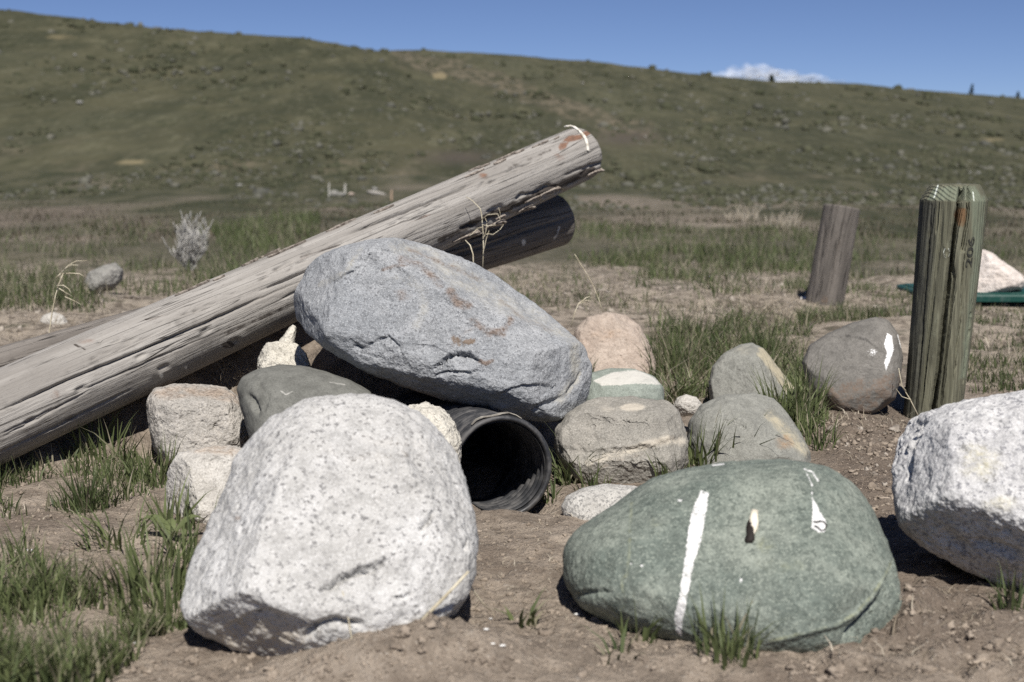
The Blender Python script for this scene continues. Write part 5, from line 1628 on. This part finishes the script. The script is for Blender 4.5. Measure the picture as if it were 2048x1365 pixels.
m_grit = b_.done(b_.mix(b_.ramp(b_.noise(v_, 14, 3, 0.7), 0.4, 0.6), (0.17, 0.145, 0.12), (0.36, 0.32, 0.275)), None, 0.95)
lumps('gravel', 'pale gravel scattered over the ground behind the boulders', [
    ([(980, 530), (1640, 530), (1640, 660), (1180, 650)], 420, .003, .014), ([(-60, 570), (300, 560), (260, 640), (-60, 700)], 120, .003, .016), ([(1560, 560), (2100, 560), (2100, 640), (1640, 650)], 160, .003, .013),
    ([(0, 1090), (340, 1100), (340, 1200), (0, 1160)], 24, .002, .006), ([(1650, 840), (1800, 850), (1780, 1010), (1690, 930)], 30, .003, .010)], m_grit, 'gravel')
rg = np.random.default_rng(77)
for (px_, py_, r_, lab) in [
        (981, 1258, .0030, 'uppermost white chip of the short row on the dirt between the front boulders'), (972, 1283, .0030, 'second white chip from the top of the row between the front boulders'),
        (985, 1304, .0028, 'third white chip from the top of the row between the front boulders'), (1005, 1313, .004, 'lowest and biggest white chip of the row between the front boulders'),
        (1154, 1249, .0042, 'white chip on the dirt left of the green boulder foot'), (1213, 1256, .004, 'white chip touching the front left foot of the green boulder'),
        (1258, 1257, .0036, 'white chip beside the sparse little tuft before the green boulder'), (275, 1292, .004, 'white chip at the edge of the lower left grass'), (60, 1115, .005, 'white chip on the dirt at the far left')]:
    q = on_ground(np.array([float(px_)]), np.array([float(py_)]))[0]
    k = ICO2_V * (1 + 0.5 * perlin(ICO2_V * 1.7 + rg.uniform(0, 90, 3), 2)[:, None]) * r_ * 0.62 * np.array([1.4, 0.8, 0.5]) * rg.uniform(0.8, 1.2, 3)
    tag(mesh_obj('stone_chip', k + q + np.array([0, 0, r_ * 0.3]), ICO2_F, m_white, attrs={'mask': np.zeros((len(k), 4))}), lab, 'stone', 'white chips on the dirt')

# droppings on the green boulder
def on_rock(ob, px, py):
    dg = bpy.context.evaluated_depsgraph_get()
    d = ray(px, py); d = Vector(d / np.linalg.norm(d))
    o = Vector((0, 0, CAM_H)) - ob.location
    ok, loc, nr, _ = ob.ray_cast(o, d)
    return (np.array(loc + ob.location), np.array(nr)) if ok else (at(px, py, 1.55), np.array([0, -1, 0.3]))
bpy.context.view_layer.update()
b_ = NB('bird_dropping')
a0, a1, a2, _ = b_.attr('tone')
m_drop = b_.done(b_.mix(b_.ramp(b_.math('ADD', a0, b_.math('MULTIPLY_ADD', b_.noise(b_.coord(), 160, 3), 0.8, -0.4)), 0.4, 0.6), (0.72, 0.66, 0.54), (0.018, 0.014, 0.012)), b_.bump(b_.noise(b_.coord(), 200, 3), 0.5, 0.002), 0.7)
pts = [on_rock(green_rock, x_, y_) for x_, y_ in ((1510, 1022), (1508, 1034), (1506, 1046), (1504, 1058), (1501, 1070), (1499, 1080), (1498, 1087))]
V, F, A = [], [], []
ns = 10
for k, (p, n) in enumerate(pts):
    r = 0.0066 * math.sin(math.pi * (k + 0.7) / (len(pts) + 0.4)) ** 0.5
    sd = np.cross(n, [0, 0, 1.0]); sd /= np.linalg.norm(sd)
    for j in range(ns):
        t = 2 * math.pi * j / ns
        rj = r * (1 + 0.35 * math.sin(t * 2 + k * 1.9) * math.cos(k * 2.3 + 0.4))
        V.append(p + sd * rj * math.cos(t) + n * (rj * 0.45 * math.sin(t) + 0.0008))
        A.append((0.12 + 0.95 * sstep(0.2, 0.75, k / 6.0 + 0.25 * math.cos(t)), 0, 0, 1))
for k in range(len(pts) - 1):
    for j in range(ns):
        F.append((k * ns + j, k * ns + (j + 1) % ns, (k + 1) * ns + (j + 1) % ns, (k + 1) * ns + j))
F.append(tuple(range(ns))[::-1]); F.append(tuple((len(pts) - 1) * ns + j for j in range(ns)))
dr = mesh_obj('bird_dropping', np.array(V), F, m_drop, green_rock, attrs={'tone': np.array(A)})
tag(dr, 'cream and black dropping stuck on the green boulder')
lp = [on_rock(green_rock, x_, y_) for x_, y_ in ((1627, 1044), (1634, 1046), (1640, 1043), (1648, 1045), (1653, 1053), (1649, 1061), (1642, 1062), (1636, 1056), (1629, 1053))]
v_, f_ = tube([p + n * 0.001 for p, n in lp], 0.0008, 0.0006, 5)
mesh_obj('bird_dropping', v_, f_, m_drop, green_rock, attrs={'tone': np.tile(np.array([[0.95, 0, 0, 1]]), (len(v_), 1))})

# dry leaf flake on top of the pipe mouth
v_, f_ = [], []
A_l, B_l = pc + pe2 * 0.0795, pc
n_ = 9
for k in range(n_):
    t_ = R(66 + 58 * k / (n_ - 1)) if pe1[0] > 0 else R(56 + 58 * k / (n_ - 1))
    rr_ = 0.0795 + 0.002 * math.sin(k * 1.3)
    wv_ = 0.011 * math.sin(math.pi * (k + 0.5) / n_) + 0.002
    for s_ in (0.0, wv_):
        for h_ in (0, 0.0012):
            v_.append(pc + paxis * (s_ - 0.001) + (rr_ + h_) * (math.cos(t_) * pe1 + math.sin(t_) * pe2))
for k in range(n_ - 1):
    a = 4 * k
    f_ += [(a + 1, a + 3, a + 7, a + 5), (a, a + 4, a + 6, a + 2), (a, a + 1, a + 5, a + 4), (a + 2, a + 6, a + 7, a + 3)]
b_ = NB('dead_leaf')
m_leafd = b_.done(b_.mix(b_.ramp(b_.noise(b_.coord(), 80, 3), 0.4, 0.6), (0.20, 0.185, 0.16), (0.36, 0.335, 0.29)), rough=0.8)
tag(mesh_obj('dead_leaf', np.array(v_), f_, m_leafd, smooth=False), 'dry grey leaf strip lying on top of the pipe mouth', 'leaf')

# ------------------------------------------------------------------ far things
def far_ground(px, py, y0=10.0, y1=190.0):
    """place on the hill seen at a pixel: march along the view ray"""
    d = ray(px, py)
    Y = np.geomspace(y0, y1, 900)
    p = np.array([0, 0, CAM_H]) + d[None] * (Y / d[1])[:, None]
    z = gz(p[:, 0], p[:, 1], False, True)
    hit = np.where(p[:, 2] < z)[0]
    i = hit[0] if len(hit) else 700
    q = p[i].copy()
    q[2] = z[i]
    return q

def blob_rock(p, r, seed, name, label, mat, group=None, stretch=(1.2, 1, .75)):
    g = np.random.default_rng(seed)
    k = ICO2_V * (1 + 0.45 * perlin(ICO2_V * 1.5 + g.uniform(0, 90, 3), 2)[:, None]) * r * np.array(stretch) * g.uniform(0.85, 1.15, 3)
    tag(mesh_obj(name, k + p + np.array([0, 0, r * 0.35]), ICO2_F, mat, attrs={'mask': np.zeros((len(k), 4))}), label, 'rock', group)

for i, (px_, py_, sz, lab) in enumerate([
        (159, 208, 13, 'brightest pale rock on the left hillside above the bleached sagebrush'), (205, 240, 8, 'small pale rock just below the brightest one on the left hillside'),
        (150, 112, 9, 'pale rock high on the hillside near the top left corner'), (1925, 348, 10, 'leftmost of three pale rocks on the slope above the green fence post'),
        (1940, 347, 8, 'middle one of three pale rocks on the slope above the green fence post'), (1957, 348, 10, 'rightmost of three pale rocks on the slope above the green fence post'),
        (1418, 418, 9, 'pale rock at the hill foot midway between log end and slim post'), (1562, 373, 8, 'pale rock on the slope just up left from the slim grey post'),
        (1290, 275, 8, 'pale rock on the slope right of the log end'), (1165, 168, 7, 'tiny pale rock high on the slope straight above the log end'),
        (205, 391, 11, 'pale rock at the hill foot above left of the bleached sagebrush'), (478, 373, 13, 'pale rock at the hill foot between sagebrush and rubble heap')]):
    p = far_ground(px_, py_)
    blob_rock(p, sz * p[1] / FPX * 0.40, 800 + i, 'hill_rock', lab, m_far, 'pale rocks on the hillside')

# pale heap of stones and stakes at the foot of the hill
for i, (px_, py_, sz, lab) in enumerate([(668, 391, 15, 'pale stone at the left end of the far rubble heap'), (682, 392, 12, 'pale round stone in the far rubble heap beside the white stake'), (703, 391, 9, 'small brownish stone at the right of the far rubble heap'),
                                         (749, 381, 10, 'whitish stone lying on the far flat slab')]):
    p = far_ground(px_, py_)
    blob_rock(p, sz * p[1] / FPX * 0.6, 850 + i, 'rubble_stone', lab, m_far if i != 2 else m_pink)
b_ = NB('pale_stake_wood')
m_stake = b_.done(b_.mix(b_.ramp(b_.noise(b_.coord(), 20, 3), 0.35, 0.65), (0.38, 0.36, 0.32), (0.55, 0.53, 0.48)))
b_ = NB('tan_stake_wood')
m_stake2 = b_.done(b_.mix(b_.ramp(b_.noise(b_.coord(), 20, 3), 0.35, 0.65), (0.34, 0.24, 0.17), (0.46, 0.34, 0.25)))
for (px_, py_, top, w_, m_, lab) in [(658, 392, 366, 3.0, m_stake, 'thin pale stake at the left of the far rubble heap'), (690, 388, 368, 4, m_stake, 'short white stake in the far rubble heap'), (783, 397, 381, 4, m_stake2, 'short tan stake just above the slanting log in the distance')]:
    p = far_ground(px_, py_)
    hgt = (py_ - top) * p[1] / FPX
    r_ = w_ * p[1] / FPX / 2
    v_, f_ = tube([p - np.array([0, 0, .1]), p + np.array([0, 0, hgt * 0.5]), p + np.array([r_ * .4, 0, hgt])], r_, r_ * 0.9, 6)
    tag(mesh_obj('stake', v_, f_, m_, smooth=False), lab, 'stake')
p = far_ground(752, 391)
k = ICO2_V * (1 + 0.3 * perlin(ICO2_V * 1.5 + 5, 2)[:, None]) * np.array([0.15, 0.08, 0.03])
tag(mesh_obj('stone_slab', k @ np.array([[math.cos(R(8)), 0, -math.sin(R(8))], [0, 1, 0], [math.sin(R(8)), 0, math.cos(R(8))]]) + p + np.array([0, 0, .03]), ICO2_F, m_tan, attrs={'mask': np.zeros((len(k), 4))}), 'flat grey slab lying at the foot of the hill', 'rock')

# sagebrush and grass clumps over the hillside: one mass
g = np.random.default_rng(99)
N = 26000
u_ = g.uniform(-0.62, 0.62, N)
Yh = 1 / g.uniform(1 / 122., 1 / 15., N)
xh = u_ * Yh
hzv = gz(xh, Yh, False)
pn = fbm(np.stack([xh, Yh * 0.25, 0 * xh], -1) * 0.35, 3, 91) + g.uniform(-0.3, 0.3, N)
keep = pn > 0.0
xh, Yh, hzv = xh[keep], Yh[keep], hzv[keep]
N = len(xh)
sz = np.clip(0.00125 * Yh * g.lognormal(0, 0.4, N), 0.02, 0.55)
tone = g.uniform(0, 1, N)
KV = ICO_V[None] * (1 + 0.5 * g.uniform(-1, 1, (N, 12, 1))) * sz[:, None, None] * np.array([1.25, 1.1, 0.95])
KV = KV + np.stack([xh, Yh, hzv + sz * 0.15], -1)[:, None]
KF = ICO_F[None] + (np.arange(N) * 12)[:, None, None]
KA = np.zeros((N, 12, 4)); KA[:, :, 0] = tone[:, None]; KA[:, :, 1] = (g.uniform(0, 1, N) < 0.22)[:, None]
b_ = NB('hill_shrubs')
t0_, t1_, _, _ = b_.attr('tone')
c_ = b_.mix(t0_, (0.044, 0.048, 0.027), (0.074, 0.075, 0.047))
c_ = b_.mix(t1_, c_, b_.mix(t0_, (0.080, 0.081, 0.068), (0.125, 0.122, 0.098)))
m_shrub = b_.done(c_, None, 1.0)
tag(mesh_obj('hillside_scrub', KV.reshape(-1, 3), KF.reshape(-1, 3), m_shrub, origin=(0, 0, 0), attrs={'tone': KA.reshape(-1, 4)}), 'low scrub and dry tufts speckling the hillside', 'scrub', kind='stuff')

# trees on the skyline
b_ = NB('far_conifer')
m_con = b_.done(b_.mix(b_.ramp(b_.noise(b_.coord(), 3, 3), 0.35, 0.65), (0.018, 0.026, 0.016), (0.045, 0.058, 0.034)), None, 1.0)
b_ = NB('far_bark')
m_fb = b_.done((0.06, 0.045, 0.035))
def sky_tree(px, py, h_px, w_px, label, seed, lean=0.0, name='pine_tree'):
    g = np.random.default_rng(seed)
    Y = 126.0                     # just over the crest, the foot is hidden by it
    p = at(px, py, Y)
    p[2] -= 0.25
    s = Y / FPX
    h, w = h_px * s + 0.25, w_px * s
    o = empty(name, p)
    tag(o, label, 'tree')
    v_, f_ = tube([p, p + np.array([lean * h * .5, 0, h * .5]), p + np.array([lean * h, 0, h * 0.95])], 0.09 * w, 0.02 * w, 6)
    mesh_obj('trunk', v_, f_, m_fb, o)
    n = 420
    t = g.uniform(0.12, 1, n)
    rr = w * 0.5 * (1 - t) ** 0.75 * np.sqrt(g.uniform(0.1, 1, n)) + 0.03 * w
    a = g.uniform(0, 2 * np.pi, n)
    c = p + np.stack([rr * np.cos(a) + lean * h * t, rr * np.sin(a), h * t], -1)
    sz = w * 0.11
    tv = c[:, None] + g.normal(0, sz, (n, 3, 3)) * np.array([1, 1, 0.6])
    mesh_obj('crown', tv.reshape(-1, 3), np.arange(n * 3).reshape(-1, 3), m_con, o, smooth=False)
sky_tree(1543, 165, 14, 17, 'round dark tree on the skyline in front of the cloud', 31)
sky_tree(1941, 190, 20, 11, 'taller dark tree on the skyline at the right', 32, 0.12)
sky_tree(2034, 198, 14, 11, 'small dark tree on the skyline at the far right edge', 33, 0.1)

# cloud low over the ridge
b_ = NB('cloud_vapour')
lw = b_.t.nodes.new('ShaderNodeLayerWeight')
lw.inputs['Blend'].default_value = 0.35
fac = b_.math('MULTIPLY', b_.ramp(lw.outputs['Facing'], 0.0, 0.75, 0.24, 0.0), b_.ramp(b_.noise(b_.coord(), 0.012, 4), 0.3, 0.6, 0.35, 1.0))
df_ = b_.t.nodes.new('ShaderNodeBsdfDiffuse')
df_.inputs[0].default_value = (0.9, 0.9, 0.9, 1)
tp = b_.t.nodes.new('ShaderNodeBsdfTransparent')
mx = b_.t.nodes.new('ShaderNodeMixShader')
b_.link(fac, mx.inputs[0]); b_.link(tp.outputs[0], mx.inputs[1]); b_.link(df_.outputs[0], mx.inputs[2])
b_.link(mx.outputs[0], b_.out.inputs[0])
m_cloud = b_.m
S3_V, S3_F = subdiv(ICO2_V, ICO2_F.tolist())
S3_F = np.array(S3_F)
Yc = 4000.0
cb = at(1530, 165, Yc)
cl = empty('cloud', cb)
tag(cl, 'small white cloud peeping over the ridge at the right', 'cloud')
for (px_, py_, rx_, ry_) in [(1440, 158, 44, 15), (1490, 148, 36, 18), (1525, 146, 34, 18), (1562, 150, 36, 15), (1610, 158, 46, 11), (1655, 165, 40, 8), (1400, 166, 44, 10), (1540, 160, 90, 14)]:
    c = at(px_, py_ + 2, Yc + (px_ % 7) * 12)
    s = Yc / FPX
    k = S3_V * (1 + 0.55 * fbm(S3_V * 2.0 + px_, 3, 4)[:, None]) * np.array([rx_ * s, rx_ * s * 0.7, ry_ * s])
    mesh_obj('puff', k + c, S3_F, m_cloud, cl)
